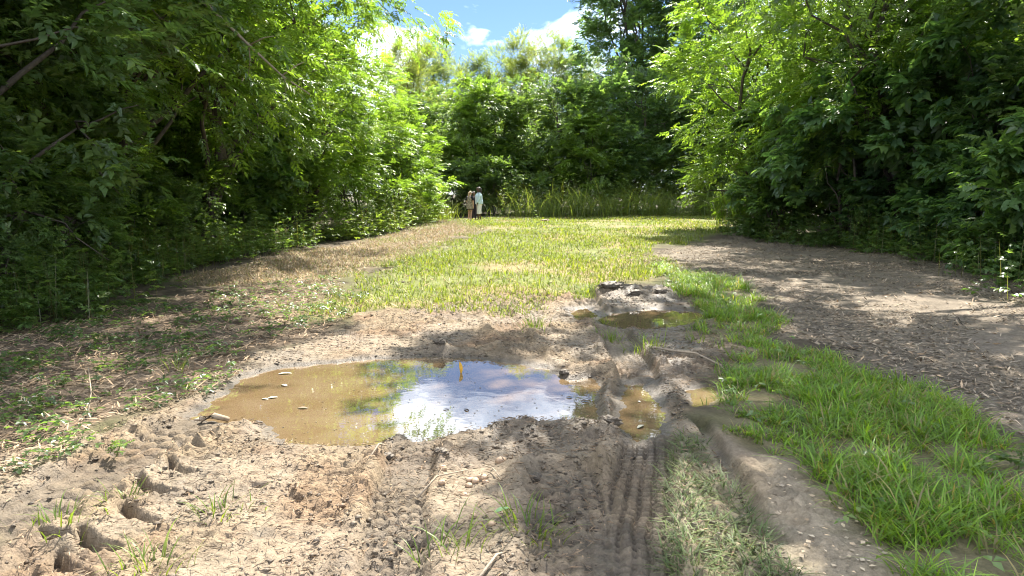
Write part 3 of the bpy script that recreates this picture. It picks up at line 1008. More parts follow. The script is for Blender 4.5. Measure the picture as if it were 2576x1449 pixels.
# lush grass strip on the right
tx, ty = scatter(P_LUSH, 2500, .35, 2.0, .485, 6, fade=6, soft=.08)
P_L2 = poly([(1650, 662), (1740, 678), (1890, 720), (1935, 800), (1930, 850), (1850, 862), (1745, 840), (1800, 795), (1755, 762), (1690, 733)])
t2 = scatter(P_L2, 520, .25, 1.5, .40, 68, soft=.1)
tx, ty = np.concatenate([tx, t2[0]]), np.concatenate([ty, t2[1]])
kp = sdf_far(tx, ty, P_PATH) + (fbm(tx * 5, ty * 5, 2, 3) - .5) * .2 > .05
tx, ty = tx[kp], ty[kp]
q = np.random.default_rng(66)
nb = 13
x = np.repeat(tx, nb) + q.normal(0, .035, len(tx) * nb)
y = np.repeat(ty, nb) + q.normal(0, .035, len(tx) * nb)
n = len(x)
th = np.repeat(q.uniform(.4, 1.3, len(tx)) * (.5 + fbm(tx * .8, ty * .8, 2, 19)), nb)
hue = np.repeat(vcol((.128, .23, .034), len(tx), .35, .5, 22), nb, 0) * q.uniform(.75, 1.25, (n, 1))
dead = q.random(n) < .13
hue[dead] = vcol((.27, .23, .12), int(dead.sum()), .3, .2, 5)
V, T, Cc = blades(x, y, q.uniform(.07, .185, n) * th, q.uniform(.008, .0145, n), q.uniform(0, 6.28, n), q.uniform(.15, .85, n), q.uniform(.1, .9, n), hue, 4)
tag(obj('lush_grass', mesh_np('lush_grass', V, T, M_GRASS, Cc)), 'lush green grass strip between the rut and the brown litter', 'grass', kind='stuff')

wx_, wy_ = scatter(P_LUSH, 420, .3, 1.5, .5, 69, fade=6)
n = len(wx_)
q = np.random.default_rng(70)
az = q.uniform(0, 6.28, n)
V, T, Cc = place_sprigs('trifoliate', np.stack([wx_, wy_, gz_at(wx_, wy_) + q.uniform(.0, .1, n)], 1), np.stack([np.cos(az), np.sin(az), q.normal(.1, .2, n)], 1), np.array([[0, 0, 1.0]]) + q.normal(0, .25, (n, 3)), q.uniform(.3, .75, n), vcol((.11, .18, .055), n, .3, .4, 71))
tag(obj('grass_weeds', mesh_np('grass_weeds', V, T, M_LEAF, Cc)), 'small broad leaved weeds growing among the lush grass', 'weeds', kind='stuff')

# flattened grass beside the rut
x, y = scatter(P_CRUSH, 3600, .25, 2.2, .47, 7, soft=.1)
kp = sdf_far(x, y, P_PATH) > .03
x, y = x[kp], y[kp]
n = len(x)
V, T, Cc = blades(x, y, U(n, .04, .13, 1), U(n, .005, .012, 2), U(n, 0, 6.28, 3), U(n, .7, 1.1, 4), U(n, -.1, .5, 5), vcol((.09, .128, .045), n, .5, .5, 3), 3)
tag(obj('flattened_grass', mesh_np('flattened_grass', V, T, M_STRAW, Cc)), 'flattened muddy grass along the right side of the tyre rut', 'grass', kind='stuff')


def slivers(x, y, ln, wd, col, seed, tilt=.25, lift=.006, mat=None):
    n = len(x)
    q = np.random.default_rng(seed)
    az = q.uniform(0, 6.28, n)
    z = gz_at(x, y) + lift + q.random(n) * .012
    d = np.stack([np.cos(az), np.sin(az), q.normal(0, tilt, n)], 1)
    s = np.stack([-np.sin(az), np.cos(az), q.normal(0, tilt * 1.3, n)], 1)
    c = np.stack([x, y, z + np.abs(d[:, 2]) * ln * .4], 1)
    hl, hw = (ln / 2)[:, None], (wd / 2)[:, None]
    V = np.stack([c - d * hl, c - s * hw + d * hl * .1, c + d * hl, c + s * hw - d * hl * .1], 1)
    V[:, 1, 2] += .004
    T = np.array([(0, 1, 2), (0, 2, 3)])
    TT = (T[None] + (np.arange(n) * 4)[:, None, None]).reshape(-1, 3)
    return V.reshape(-1, 3), TT, np.repeat(col, 4, 0)


def off_tracks(x, y):
    k = np.ones(len(x), bool)
    for P, w in ((TRACK_A, .17), (TRACK_D, .2)):
        k &= (np.abs(line_coords(x, y, P)[0]) > w) | (np.random.default_rng(len(x)).random(len(x)) < .12)
    k &= sdf_far(x, y, P_PATH) > .02
    return x[k], y[k]


def litter(P, n, base, lab, nm, seed, lmin, lmax, wmin, wmax, fade, tilt=.25, thr=0):
    x, y = scatter(P, n, .3, 1.2, thr, seed, fade=fade)
    if P is P_MUD:
        x, y = off_tracks(x, y)
    k = len(x)
    V, T, Cc = slivers(x, y, U(k, lmin, lmax, seed), U(k, wmin, wmax, seed + 1), vcol(base, k, .7, .35, seed), seed, tilt)
    tag(obj(nm, mesh_np(nm, V, T, M_DRY, Cc)), lab, 'litter', kind='stuff')


litter(P_LITR, 76000, (.208, .175, .13), 'brown shredded plant litter spread under the right wood', 'plant_litter', 21, .015, .095, .004, .017, 7, .25, .40)
litter(P_LITR, 2200, (.28, .22, .155), 'larger pale leaves and sticks among the brown litter', 'dead_leaves', 27, .03, .11, .012, .03, 7, .35)
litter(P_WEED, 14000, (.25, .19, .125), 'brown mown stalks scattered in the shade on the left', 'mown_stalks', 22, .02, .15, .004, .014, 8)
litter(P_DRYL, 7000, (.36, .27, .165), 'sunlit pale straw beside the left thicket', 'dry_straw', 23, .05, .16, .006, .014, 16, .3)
x, y = scatter(P_DRYL, 26000, 1.0, .7, 0, 29, fade=15)
n = len(x)
cs = vcol((.25, .20, .135), n, .35, .15, 29)
gsel = np.random.default_rng(2).random(n) < .15 + .5 * ss(.48, .6, fbm(x * .5, y * .5, 3, 12)) + .6 * ss(1.0, .0, sdf_far(x, y, P_LAWN, 2.0))
cs[gsel] = vcol((.16, .205, .055), int(gsel.sum()), .3, .5, 30)
V, T, Cc = blades(x, y, U(n, .04, .15, 1), .005 + .0007 * np.hypot(x, y) * U(n, .6, 1.2, 2), U(n, 0, 6.28, 3), U(n, .2, .95, 4), U(n, .0, .6, 5), cs, 2)
tag(obj('dry_stubble', mesh_np('dry_stubble', V, T, M_STRAW, Cc)), 'dry mown stubble with green sprigs beside the left thicket', 'grass', kind='stuff')
litter(P_LAWN, 9000, (.28, .22, .12), 'dry clippings lying in the lawn', 'grass_clippings', 24, .05, .18, .008, .02, 14, .4)
litter(P_MUD, 22000, (.165, .125, .085), 'bits of straw and rotten leaf trodden into the mud', 'trodden_straw', 25, .012, .065, .002, .007, 5, .25)
litter(P_PATH, 260, (.38, .31, .22), 'flat gravel chips on the pale dirt strip', 'gravel_chips', 26, .01, .035, .01, .025, 5, .08)


# clods of mud
def icos():
    g = (1 + 5 ** .5) / 2
    V = np.array([(-1, g, 0), (1, g, 0), (-1, -g, 0), (1, -g, 0), (0, -1, g), (0, 1, g), (0, -1, -g), (0, 1, -g), (g, 0, -1), (g, 0, 1), (-g, 0, -1), (-g, 0, 1)], float)
    V /= np.linalg.norm(V[0])
    T = np.array([(0, 11, 5), (0, 5, 1), (0, 1, 7), (0, 7, 10), (0, 10, 11), (1, 5, 9), (5, 11, 4), (11, 10, 2), (10, 7, 6), (7, 1, 8), (3, 9, 4), (3, 4, 2), (3, 2, 6), (3, 6, 8), (3, 8, 9), (4, 9, 5), (2, 4, 11), (6, 2, 10), (8, 6, 7), (9, 8, 1)])
    return V, T


IV, IT = icos()
OV = np.array([(1, 0, 0), (-1, 0, 0), (0, 1, 0), (0, -1, 0), (0, 0, 1), (0, 0, -1)], float)
OT = np.array([(0, 2, 4), (2, 1, 4), (1, 3, 4), (3, 0, 4), (2, 0, 5), (1, 2, 5), (3, 1, 5), (0, 3, 5)])


def lumps(x, y, size, col, seed, flat=.6, sink=.2):
    n = len(x)
    q = np.random.default_rng(seed)
    P = OV[None] * q.uniform(.6, 1.3, (n, 6, 1)) * size[:, None, None] * np.stack([q.uniform(.7, 1.3, n), q.uniform(.7, 1.3, n), np.full(n, flat)], 1)[:, None, :]
    a = q.uniform(0, 6.28, n)
    c, s = np.cos(a)[:, None], np.sin(a)[:, None]
    X = P[..., 0] * c - P[..., 1] * s; Y = P[..., 0] * s + P[..., 1] * c
    z = gz_at(x, y)
    V = np.stack([X + x[:, None], Y + y[:, None], P[..., 2] + (z + size * flat * sink)[:, None]], -1)
    T = (OT[None] + (np.arange(n) * 6)[:, None, None]).reshape(-1, 3)
    return V.reshape(-1, 3), T, np.repeat(col, 6, 0)


x, y = off_tracks(*scatter(P_MUD, 13000, .2, 2.5, .44, 31, fade=5, soft=.16))
n = len(x)
gg = ground(x, y, True)[1]
sz = .004 + .02 * np.random.default_rng(3).random(n) ** 3
V, T, Cc = lumps(x, y, sz, gg[:, :3] * U(n, .45, .95, 4)[:, None], 33, .45)
tag(obj('mud_crumbs', mesh_np('mud_crumbs', V, T, M_CLOD, Cc)), 'small crumbs of mud all over the churned track', 'mud', kind='stuff')

# low broadleaf weeds on the left
x, y = scatter(P_WEED, 3000, .9, 2.6, .5, 41, fade=8)
n = len(x)
z = gz_at(x, y) + U(n, -.01, .07, 3) ** 1
q = np.random.default_rng(5)
az = q.uniform(0, 6.28, n)
V, T, Cc = place_sprigs('trifoliate', np.stack([x, y, z], 1), np.stack([np.cos(az), np.sin(az), q.normal(0, .2, n)], 1), np.array([[0, 0, 1.0]]) + q.normal(0, .25, (n, 3)), q.uniform(.3, .75, n), vcol((.07, .118, .043), n, .35, .3, 4))
tag(obj('ground_weeds', mesh_np('ground_weeds', V, T, M_LEAF, Cc)), 'low three leaved weeds covering the shaded ground on the left', 'weeds', kind='stuff')


def edge_weeds(line, n, width, hmin, hmax, kind, sc, col, lab, seed, nm='undergrowth'):
    """leafy stems in a band along a line"""
    q = np.random.default_rng(seed)
    Pl = np.array(line, float)
    seg = np.linalg.norm(np.diff(Pl, axis=0), axis=1)
    cum = np.concatenate([[0], np.cumsum(seg)])
    ns = n // 7
    s = q.random(ns) * cum[-1]
    i = np.clip(np.searchsorted(cum, s) - 1, 0, len(seg) - 1)
    f = ((s - cum[i]) / seg[i])[:, None]
    p = Pl[i] * (1 - f) + Pl[i + 1] * f
    dirv = nrm(Pl[i + 1] - Pl[i])
    side = np.stack([-dirv[:, 1], dirv[:, 0]], 1)
    lat = q.normal(0, width * .5, ns)
    p = p + side * lat[:, None]
    gz_ = gz_at(p[:, 0], p[:, 1])
    h = (hmin + (hmax - hmin) * q.random(ns) ** 1.5) * (.6 + .8 * fbm(p[:, 0] * .7, p[:, 1] * .7, 2, seed))
    lean = q.normal(0, .18, (ns, 2))
    SV, ST, SC = blades(p[:, 0], p[:, 1], h, np.full(ns, .014), q.uniform(0, 6.28, ns), np.full(ns, .1), np.full(ns, .05), vcol((.12, .12, .05), ns, .3, .3, seed), 2)
    pos, fw, scs = [], [], []
    for k in range(7):
        t_ = .18 + .82 * k / 6
        pos.append(np.stack([p[:, 0] + lean[:, 0] * h * t_, p[:, 1] + lean[:, 1] * h * t_, gz_ + h * t_], 1))
        a = q.uniform(0, 6.28, ns)
        fw.append(np.stack([np.cos(a), np.sin(a), q.uniform(-.2, .5, ns) + .4 * (k == 6)], 1))
        scs.append(sc * q.uniform(.6, 1.2, ns) * (1.1 - .4 * t_))
    pos, fw, scs = np.concatenate(pos), np.concatenate(fw), np.concatenate(scs)
    m = len(pos)
    V, T, Cc = place_sprigs(kind, pos, fw, np.array([[0, 0, 1.0]]) + q.normal(0, .25, (m, 3)), scs, vcol(col, m, .3, .4, seed))
    VV = np.concatenate([V, SV]); TT = np.concatenate([T, ST + len(V)]); CC = np.concatenate([Cc, SC])
    tag(obj(nm, mesh_np(nm, VV, TT, M_LEAF, CC)), lab, 'weeds', kind='stuff')


g = lambda *a: gp(*a)
edge_weeds([g(-150, 850), g(120, 790), g(330, 700), g(560, 655), g(720, 615)], 5000, .9, .25, 1.1, 'broad', .55, (.085, .14, .045), 'leafy weeds along the foot of the left wood', 51)
edge_weeds([g(720, 612), g(860, 600), g(1000, 575), g(1060, 563)], 3600, 1.0, .3, 1.6, 'broad', .7, (.11, .165, .04), 'sunlit weeds at the foot of the left thicket', 52)
edge_weeds([g(1850, 584), g(2000, 604), g(2150, 622), g(2420, 662), g(2620, 712), g(2800, 790)], 4800, .9, .25, 1.3, 'large', .42, (.08, .135, .05), 'broad leaved weeds along the foot of the right wood', 53)
edge_weeds([(-.8, 44.0), (2, 43.4), (5, 43.0), (11, 43.6), (15, 45)], 5200, 1.5, .5, 2.3, 'broad', .6, (.11, .165, .05), 'tall leafy weeds in front of the far trees', 54, 'tall_weeds')


def reeds(cx, cy, sx, sy, n, hmin, hmax, lab, seed, col=(.10, .16, .04)):
    q = np.random.default_rng(seed)
    x = cx + q.normal(0, sx, n); y = cy + q.normal(0, sy, n)
    hh = q.uniform(hmin, hmax, n) * (.45 + 1.1 * fbm(x * .7, y * .3, 2, seed))
    V, T, Cc = blades(x, y, hh, q.uniform(.018, .035, n), q.uniform(0, 6.28, n), q.uniform(.05, .3, n), q.uniform(.1, .75, n), vcol(col, n, .3, .4, seed), 5)
    tag(obj('tall_grass', mesh_np('tall_grass', V, T, M_GRASS, Cc)), lab, 'grass', kind='stuff')


reeds(-3.9, 37.5, .5, 1.3, 420, .8, 2.0, 'tall arching grass at the tip of the left wood beside the people', 61, (.12, .17, .045))
reeds(8.7, 30.4, .25, .35, 26, 1.2, 3.0, 'few tall arching grass stems at the tip of the right wood', 62)
reeds(5.2, 42.8, 2.8, .8, 1300, .9, 2.1, 'stand of tall green grass in front of the far trees', 63, (.13, .18, .055))
reeds(11.5, 43.6, 1.5, .7, 260, 1.0, 2.6, 'tall grass below the tall trunks at the far right end', 64, (.11, .16, .05))

# ------------------------------------------------------------------ single tufts and weeds in the mud
TUFTS = [((1335, 1345), 60, .16, 'bright grass tuft in the mud below the pebbles'), ((1345, 830), 60, .22, 'grass tuft behind the large puddle'),
         ((1525, 805), 40, .2, 'grass tuft at the left end of the rear puddle'), ((1630, 880), 70, .18, 'low grass clump between the rut and the rear puddle'),
         ((1535, 850), 50, .18, 'grass tuft at the left lip of the tyre rut'), ((1480, 745), 45, .22, 'grass tuft left of the tiny glinting puddle'),
         ((370, 1430), 40, .16, 'sparse grass at the bottom edge left of the middle'), ((145, 1330), 36, .14, 'yellowish grass sprig beside the mud holes'),
         ((1085, 1420), 16, .2, 'upright grass blades at the bottom edge left of the bright tuft'), ((1170, 1400), 12, .18, 'few thin blades just left of the bright tuft'),
         ((310, 1260), 24, .12, 'small grass sprig above the mud holes'), ((560, 1290), 34, .12, 'tiny grass sprig in the open mud'),
         ((1760, 860), 30, .16, 'small tuft right of the rear puddle'), ((1820, 880), 24, .14, 'small tuft beside the fallen branch'),
         ((450, 930), 26, .2, 'pale grass sprig left of the large puddle'), ((720, 770), 20, .2, 'grass sprig in the shaded weeds')]
for i, (c, nb, ln, lab) in enumerate(TUFTS):
    cx, cy = gp(*c)
    q = np.random.default_rng(500 + i)
    r_ = .045 + .02 * math.sqrt(nb) / 5
    if 'clump' in lab: r_ *= 1.4
    x = q.normal(0, r_, nb); y = q.normal(0, r_, nb)
    z = gz_at(x + cx, y + cy)
    z0 = float(gz_at(cx, cy)[0])
    az = np.arctan2(y, x) + q.normal(0, .7, nb)
    V, T, Cc = blades(x, y, q.uniform(.5, 1.25, nb) * ln, q.uniform(.006, .012, nb), az, q.uniform(.1, .6, nb), q.uniform(.1, .7, nb), vcol((.10, .16, .03), nb, .3, .5, i), 4, z - z0)
    tag(obj('grass_tuft', mesh_np('grass_tuft', V, T, M_GRASS, Cc), None, (cx, cy, z0)), lab, 'grass tuft')

WEEDS = [((95, 1050), .5, 'pale broad leaved weed at the far left of the mud'), ((290, 1150), .35, 'small broad leaved weed at the edge of the sunlit mud on the left'),
         ((100, 925), .55, 'dark leafy weed at the left edge of the shaded ground'), ((2560, 1180), .6, 'broad leaved weed in the lush grass at the right edge')]
for i, (c, sc, lab) in enumerate(WEEDS):
    cx, cy = gp(*c)
    q = np.random.default_rng(700 + i)
    n = 9
    az = q.uniform(0, 6.28, n)
    h = q.uniform(.03, .2, n) * sc * 1.6
    V, T, Cc = place_sprigs('broad', np.stack([q.normal(0, .03, n), q.normal(0, .03, n), h], 1), np.stack([np.cos(az), np.sin(az), q.uniform(.1, .6, n)], 1), np.tile([[0, 0, 1.0]], (n, 1)), q.uniform(.5, 1, n) * sc * .8, vcol((.09, .14, .05), n, .2, .2, i))
    z0 = float(gz_at(cx, cy)[0])
    root = empty('broadleaf_weed', (cx, cy, z0))
    tag(root, lab, 'weed')
    obj('foliage', mesh_np('foliage', V, T, M_LEAF, Cc), root)
    sv = [tube([(0, 0, -.02), (q.normal(0, .02), q.normal(0, .02), float(h.max()))], [.006, .003], 5)]
    obj('stem', mesh_np('stem', *join(sv), plain_material('weed_stem', (.12, .14, .05))), root)


# pebbles, clods, sticks, leaves
def lump_obj(name, c, size, lab, cat, mat, seed, group=None, flat=.65, col=(.12, .09, .065)):
    cx, cy = gp(*c)
    q = np.random.default_rng(seed)
    V, T = IV.copy(), IT.copy()
    for _ in range(2 if mat is M_STONE else 3):                                   # two subdivisions, then roughen
        V2, T2, mp_ = list(V), [], {}
        def mid_(a, b):
            k = (min(a, b), max(a, b))
            if k not in mp_:
                mp_[k] = len(V2); V2.append((V[a] + V[b]) / np.linalg.norm(V[a] + V[b]))
            return mp_[k]
        for a, b, c_ in T:
            ab, bc, ca = mid_(a, b), mid_(b, c_), mid_(c_, a)
            T2 += [(a, ab, ca), (b, bc, ab), (c_, ca, bc), (ab, bc, ca)]
        V, T = np.array(V2), np.array(T2)
    amp = .12 if mat is M_STONE else .75
    fr = 1.2 if mat is M_STONE else 2.6
    k = 1 + amp * (fbm(V[:, 0] * fr + seed + V[:, 2] * fr * .8, V[:, 1] * fr + V[:, 2] * 1.7 * fr, 4, seed, .7) - .5) * 2
    if mat is not M_STONE:
        size *= .62
    s3 = np.array([q.uniform(.85, 1.35), q.uniform(.7, 1.0), flat]) * size
    V = V * k[:, None] * s3
    a = q.uniform(0, 6.28)
    V = np.stack([V[:, 0] * math.cos(a) - V[:, 1] * math.sin(a), V[:, 0] * math.sin(a) + V[:, 1] * math.cos(a), V[:, 2]], 1)
    z0 = float(gz_at(cx, cy)[0])
    o = obj(name, mesh_np(name, V, T, mat, np.tile([col], (len(V), 1)), True), None, (cx, cy, z0 + size * flat * .45))
    tag(o, lab, cat, group)


PEB = [((1213, 1212), .030, 'largest rounded brown pebble of the small heap'), ((1196, 1222), .026, 'tan pebble at the front of the small heap'),
       ((1183, 1219), .019, 'small brown pebble at the left of the small heap'), ((1180, 1230), .020, 'pale pebble below the small heap'),
       ((1221, 1222), .016, 'smallest pebble at the right of the small heap'), ((1115, 1196), .026, 'upright grey brown stone left of the small heap'),
       ((1112, 1238), .020, 'flat brown stone below left of the small heap'), ((1170, 1252), .022, 'flat pale stone below the small heap'),
       ((1190, 1318), .020, 'pale flat pebble above the bright tuft'), ((1237, 1336), .020, 'pinkish stone beside the fallen green leaf'),
       ((1260, 1168), .034, 'flat stone on the mound in front of the puddle')]
for i, (c, s_, lab) in enumerate(PEB):
    lump_obj('pebble', c, s_, lab, 'pebble', M_STONE, 800 + i, 'pebbles in the mud', .7)
CLOD = [((1532, 1090), .13, 'dark wet mud clod between the large puddle and the rut puddle'), ((1490, 1068), .07, 'small wet clod at the right end of the large puddle'),
        ((1345, 1200), .075, 'crumbly brown clod right of the pebbles'), ((1350, 1250), .085, 'hollow crumbly clod below the pebbles'),
        ((1105, 880), .10, 'grassy clod on the far rim of the large puddle'), ((1420, 938), .07, 'dark clod on the far right rim of the large puddle'),
        ((1535, 745), .20, 'big dark clod behind the tiny glinting puddle'), ((1600, 752), .15, 'dark clod on the bank behind the rear puddle'),
        ((1665, 750), .14, 'dark clod on the middle of the bank behind the rear puddle'), ((1110, 1165), .06, 'dark clod left of the mound in front of the puddle'),
        ((650, 1060), .05, 'small dark clod on the near rim at the left of the puddle'), ((970, 1150), .07, 'dark clod on the left track near the puddle'),
        ((1015, 710), .05, 'tiny clod in the sunlit bare patch'), ((2140, 880), .12, 'dark root clod at the edge of the brown litter')]
for i, (c, s_, lab) in enumerate(CLOD):
    lump_obj('mud_clod', c, s_, lab, 'mud clod', M_CLOD, 900 + i, 'clods of mud', .42, (.10, .078, .055))
lump_obj('straw_mound', (1370, 563), .32, 'small brown heap in the middle of the far lawn', 'heap', M_CLOD, 950, None, .4, (.25, .17, .09))


def stick(name, pts, r0, r1, lab, cat='stick', mat=None, lift=.01, sub=None):
    W_ = []
    for px, py, dz in pts:
        x_, y_ = gp(px, py)
        W_.append((x_, y_, float(gz_at(x_, y_)[0]) + lift + dz))
    o0 = W_[0]
    W_ = [(a - o0[0], b - o0[1], c - o0[2]) for a, b, c in W_]
    n_ = len(W_)
    parts = [tube(W_, [r0 + (r1 - r0) * i / (n_ - 1) for i in range(n_)], 6)]
    if sub:
        for i, e in sub:
            parts.append(tube([W_[i], tuple(np.array(W_[i]) + np.array(e) * .5), tuple(np.array(W_[i]) + np.array(e))], [r1 * .9, r1 * .7, r1 * .4], 5))
    o = obj(name, mesh_np(name, *join(parts), mat or M_STICK, None, True), None, o0)
    tag(o, lab, cat)


stick('straw_stalk', [(1050, 1255, 0), (1100, 1225, .01), (1160, 1205, .02), (1210, 1193, .01)], .006, .003, 'long pale stalk lying left of the pebbles', sub=[(0, (-.03, .05, .01)), (1, (.02, .06, .02))])
stick('dry_stalk', [(1215, 1192, .02), (1240, 1200, .02), (1262, 1222, .0)], .004, .003, 'bent dry stalk above the pebbles')
stick('fallen_branch', [(1640, 893, .02), (1690, 897, .03), (1750, 908, .03), (1815, 928, .02)], .012, .008, 'thin bare branch lying right of the tyre rut', sub=[(1, (.05, .12, .01))])
stick('twig', [(432, 965, .01), (480, 966, .015), (555, 962, .01)], .008, .004, 'dark twig at the left bank of the large puddle')
stick('twig', [(470, 972, .01), (510, 972, .015), (550, 968, .01)], .006, .003, 'shorter twig just below the dark twig on the left bank')
stick('wood_piece', [(505, 1062, .02), (540, 1058, .035), (575, 1050, .02)], .028, .018, 'broken piece of pale wood on the near rim of the large puddle', 'wood', sub=[(0, (-.02, -.05, .01))])
stick('twig', [(1085, 895, .02), (1110, 893, .02), (1140, 888, .03)], .006, .003, 'thin twig poking over the far rim of the puddle', sub=[(1, (.05, -.03, .06))])
stick('twig', [(220, 1050, .0), (233, 1020, .12), (228, 990, .22)], .006, .003, 'small dead sapling standing at the left edge of the mud', lift=0, sub=[(1, (.05, 0, .08))])
stick('bare_root', [(1190, 1500, .01), (1250, 1425, .015), (1320, 1402, .02)], .008, .006, 'pale bent root at the bottom edge near the bright tuft')
stick('twig', [(930, 1195, .01), (955, 1170, .03), (975, 1140, .02)], .006, .004, 'curved twig on the left track below the puddle')


def leaf_obj(c, ln, wd, az, lab, colr, z=None, tilt=0.0, up=False, curl=.06):
    cx, cy = gp(*c, WATER_Z)
    n_ = 7
    V, T = [], []
    for i in range(n_):
        t_ = i / (n_ - 1)
        w = wd * .5 * math.sin(math.pi * (t_ * .92 + .04)) ** .8
        zc = curl * ln * math.sin(math.pi * t_)
        V += [(-w, t_ * ln, zc + .15 * w), (0, t_ * ln, zc), (w, t_ * ln, zc + .15 * w)]
    for i in range(n_ - 1):
        a = i * 3
        T += [(a, a + 1, a + 4), (a, a + 4, a + 3), (a + 1, a + 2, a + 5), (a + 1, a + 5, a + 4)]
    V = np.array(V)
    th = V.copy(); th[:, 2] -= .0015
    nv = len(V)
    T = np.array(T)
    V = np.concatenate([V, th]); T = np.concatenate([T, T[:, ::-1] + nv])
    z0 = (WATER_Z + .004) if z is None else z
    o = obj('fallen_leaf', mesh_np('fallen_leaf', V, T, M_DRY, np.tile([colr], (len(V), 1))), None, (cx, cy, z0))
    o.rotation_euler = (tilt, 0, az)
    tag(o, lab, 'leaf')


leaf_obj((1160, 938), .115, .032, .35, 'curled yellow leaf standing upright in the large puddle', (.50, .27, .03), WATER_Z - .012, R(66), curl=.2)
leaf_obj((735, 940), .12, .04, 1.8, 'pale leaf floating near the far left of the large puddle', (.55, .50, .38))
leaf_obj((722, 972), .07, .04, .9, 'small pale leaf floating left in the puddle', (.5, .46, .36))
leaf_obj((700, 1000), .08, .035, 2.0, 'pale leaf floating in the brown left part of the puddle', (.5, .46, .36))
leaf_obj((675, 1006), .06, .03, 1.2, 'tiny pale leaf beside the floating leaf on the left', (.45, .40, .3))
leaf_obj((775, 1028), .08, .035, 1.5, 'dark leaf floating in the middle of the brown part', (.2, .15, .1))
leaf_obj((1130, 1032), .05, .02, 1.2, 'dark slim leaf floating in the mirrored cloud', (.07, .055, .045))
leaf_obj((1180, 1035), .07, .02, .6, 'dark leaf with stalk floating right of the slim leaf', (.07, .055, .045))
leaf_obj((1240, 1070), .05, .03, 2.2, 'dark leaf floating close to the near mound', (.10, .08, .06))
leaf_obj((1440, 1000), .05, .03, 1.7, 'dark leaf floating at the right end of the large puddle', (.09, .07, .055))
leaf_obj((1480, 1010), .06, .03, 1.4, 'brown leaf floating furthest right in the large puddle', (.12, .09, .07))
leaf_obj((1603, 1078), .09, .03, -.7, 'grey leaf floating in the rut puddle', (.25, .25, .2))
leaf_obj((1610, 1012), .03, .02, .4, 'tiny white leaf in the middle of the rut puddle', (.6, .58, .5))
gx_, gy_ = gp(1245, 1338)
leaf_obj((1245, 1338), .09, .035, -.9, 'fallen green leaf on the mud above the bright tuft', (.16, .26, .12), float(gz_at(gx_, gy_)[0]) + .03)

# flecks on the water
x = rng.uniform(-1.6, 1.1, 500); y = rng.uniform(4.5, 7.2, 500)
m = sdf(x, y, P_MAIN) < -.06
x, y = x[m][:130], y[m][:130]
n = len(x)
V, T, Cc = slivers(x, y, U(n, .008, .03, 1), U(n, .005, .014, 2), vcol((.10, .08, .06), n, .4, .2, 8), 8, .02)
V[:, 2] = WATER_Z + .003 + .001 * (np.arange(len(V)) % 3)
tag(obj('floating_flecks', mesh_np('floating_flecks', V, T, M_DRY, Cc)), 'dark specks of debris floating on the large puddle', 'debris', kind='stuff')


# ------------------------------------------------------------------ people at the far end
def ellip(c, r, n=10):
    V, T = [], []
    for i in range(n + 1):
        th = math.pi * i / n
        for j in range(n):
            ph = 2 * math.pi * j / n
            V.append((c[0] + r[0] * math.sin(th) * math.cos(ph), c[1] + r[1] * math.sin(th) * math.sin(ph), c[2] + r[2] * math.cos(th)))
    for i in range(n):
        for j in range(n):
            a, b = i * n + j, i * n + (j + 1) % n
            T += [(a, b, b + n), (a, b + n, a + n)]
    return np.array(V), np.array(T)


def remeshed(name, parts, voxel, mat, parent):
    V, T = join(parts)
    me = mesh_np(name, V, T)
    tmp = bpy.data.objects.new('tmp', me)
    COL.objects.link(tmp)
    md = tmp.modifiers.new('r', 'REMESH')
    md.mode = 'VOXEL'
    md.voxel_size = voxel
    sm = tmp.modifiers.new('s', 'SMOOTH')
    sm.iterations = 3
    dg = bpy.context.evaluated_depsgraph_get()
    out = bpy.data.meshes.new_from_object(tmp.evaluated_get(dg))
    bpy.data.objects.remove(tmp)
    bpy.data.meshes.remove(me)
    out.name = name
    out.materials.clear()
    out.materials.append(mat)
    out.polygons.foreach_set('use_smooth', np.ones(len(out.polygons), bool))
    return obj(name, out, parent)


def skirt(rings, n=20):
    """closed garment from rings (cx, cy, z, rx, ry)"""
    V, T = [], []
    for cx, cy, z, rx, ry in rings:
        for j in range(n):
            a = 2 * math.pi * j / n
            k = 1 + .03 * math.sin(5 * a)
            V.append((cx + rx * k * math.cos(a), cy + ry * k * math.sin(a), z))
    m_ = len(rings)
    for i in range(m_ - 1):
        for j in range(n):
            a, b = i * n + j, i * n + (j + 1) % n
            T += [(a, b, b + n), (a, b + n, a + n)]
    V.append(rings[0][:3]); V.append(rings[-1][:3])
    for j in range(n):
        T.append((len(V) - 2, (j + 1) % n, j)); T.append((len(V) - 1, (m_ - 1) * n + j, (m_ - 1) * n + (j + 1) % n))
    return np.array(V), np.array(T)


def hand(w, d, s):
    """palm and five fingers hanging from wrist w; d forward curl side"""
    P = [ellip((w[0], w[1], w[2] - .05), (.018, .038, .05), 8)]
    for k, (off, ln) in enumerate(((-.028, .062), (-.010, .072), (.009, .068), (.026, .054))):
        b = (w[0], w[1] + off, w[2] - .09)
        P.append(tube([b, (b[0] + .006 * d, b[1], b[2] - ln * .5), (b[0] + .022 * d, b[1], b[2] - ln * .92)], [.0105, .0098, .008], 6))
    P.append(tube([(w[0], w[1] + .03 * s, w[2] - .03), (w[0] + .01 * d, w[1] + .055 * s, w[2] - .06), (w[0] + .018 * d, w[1] + .06 * s, w[2] - .088)], [.012, .011, .009], 6))
    return P


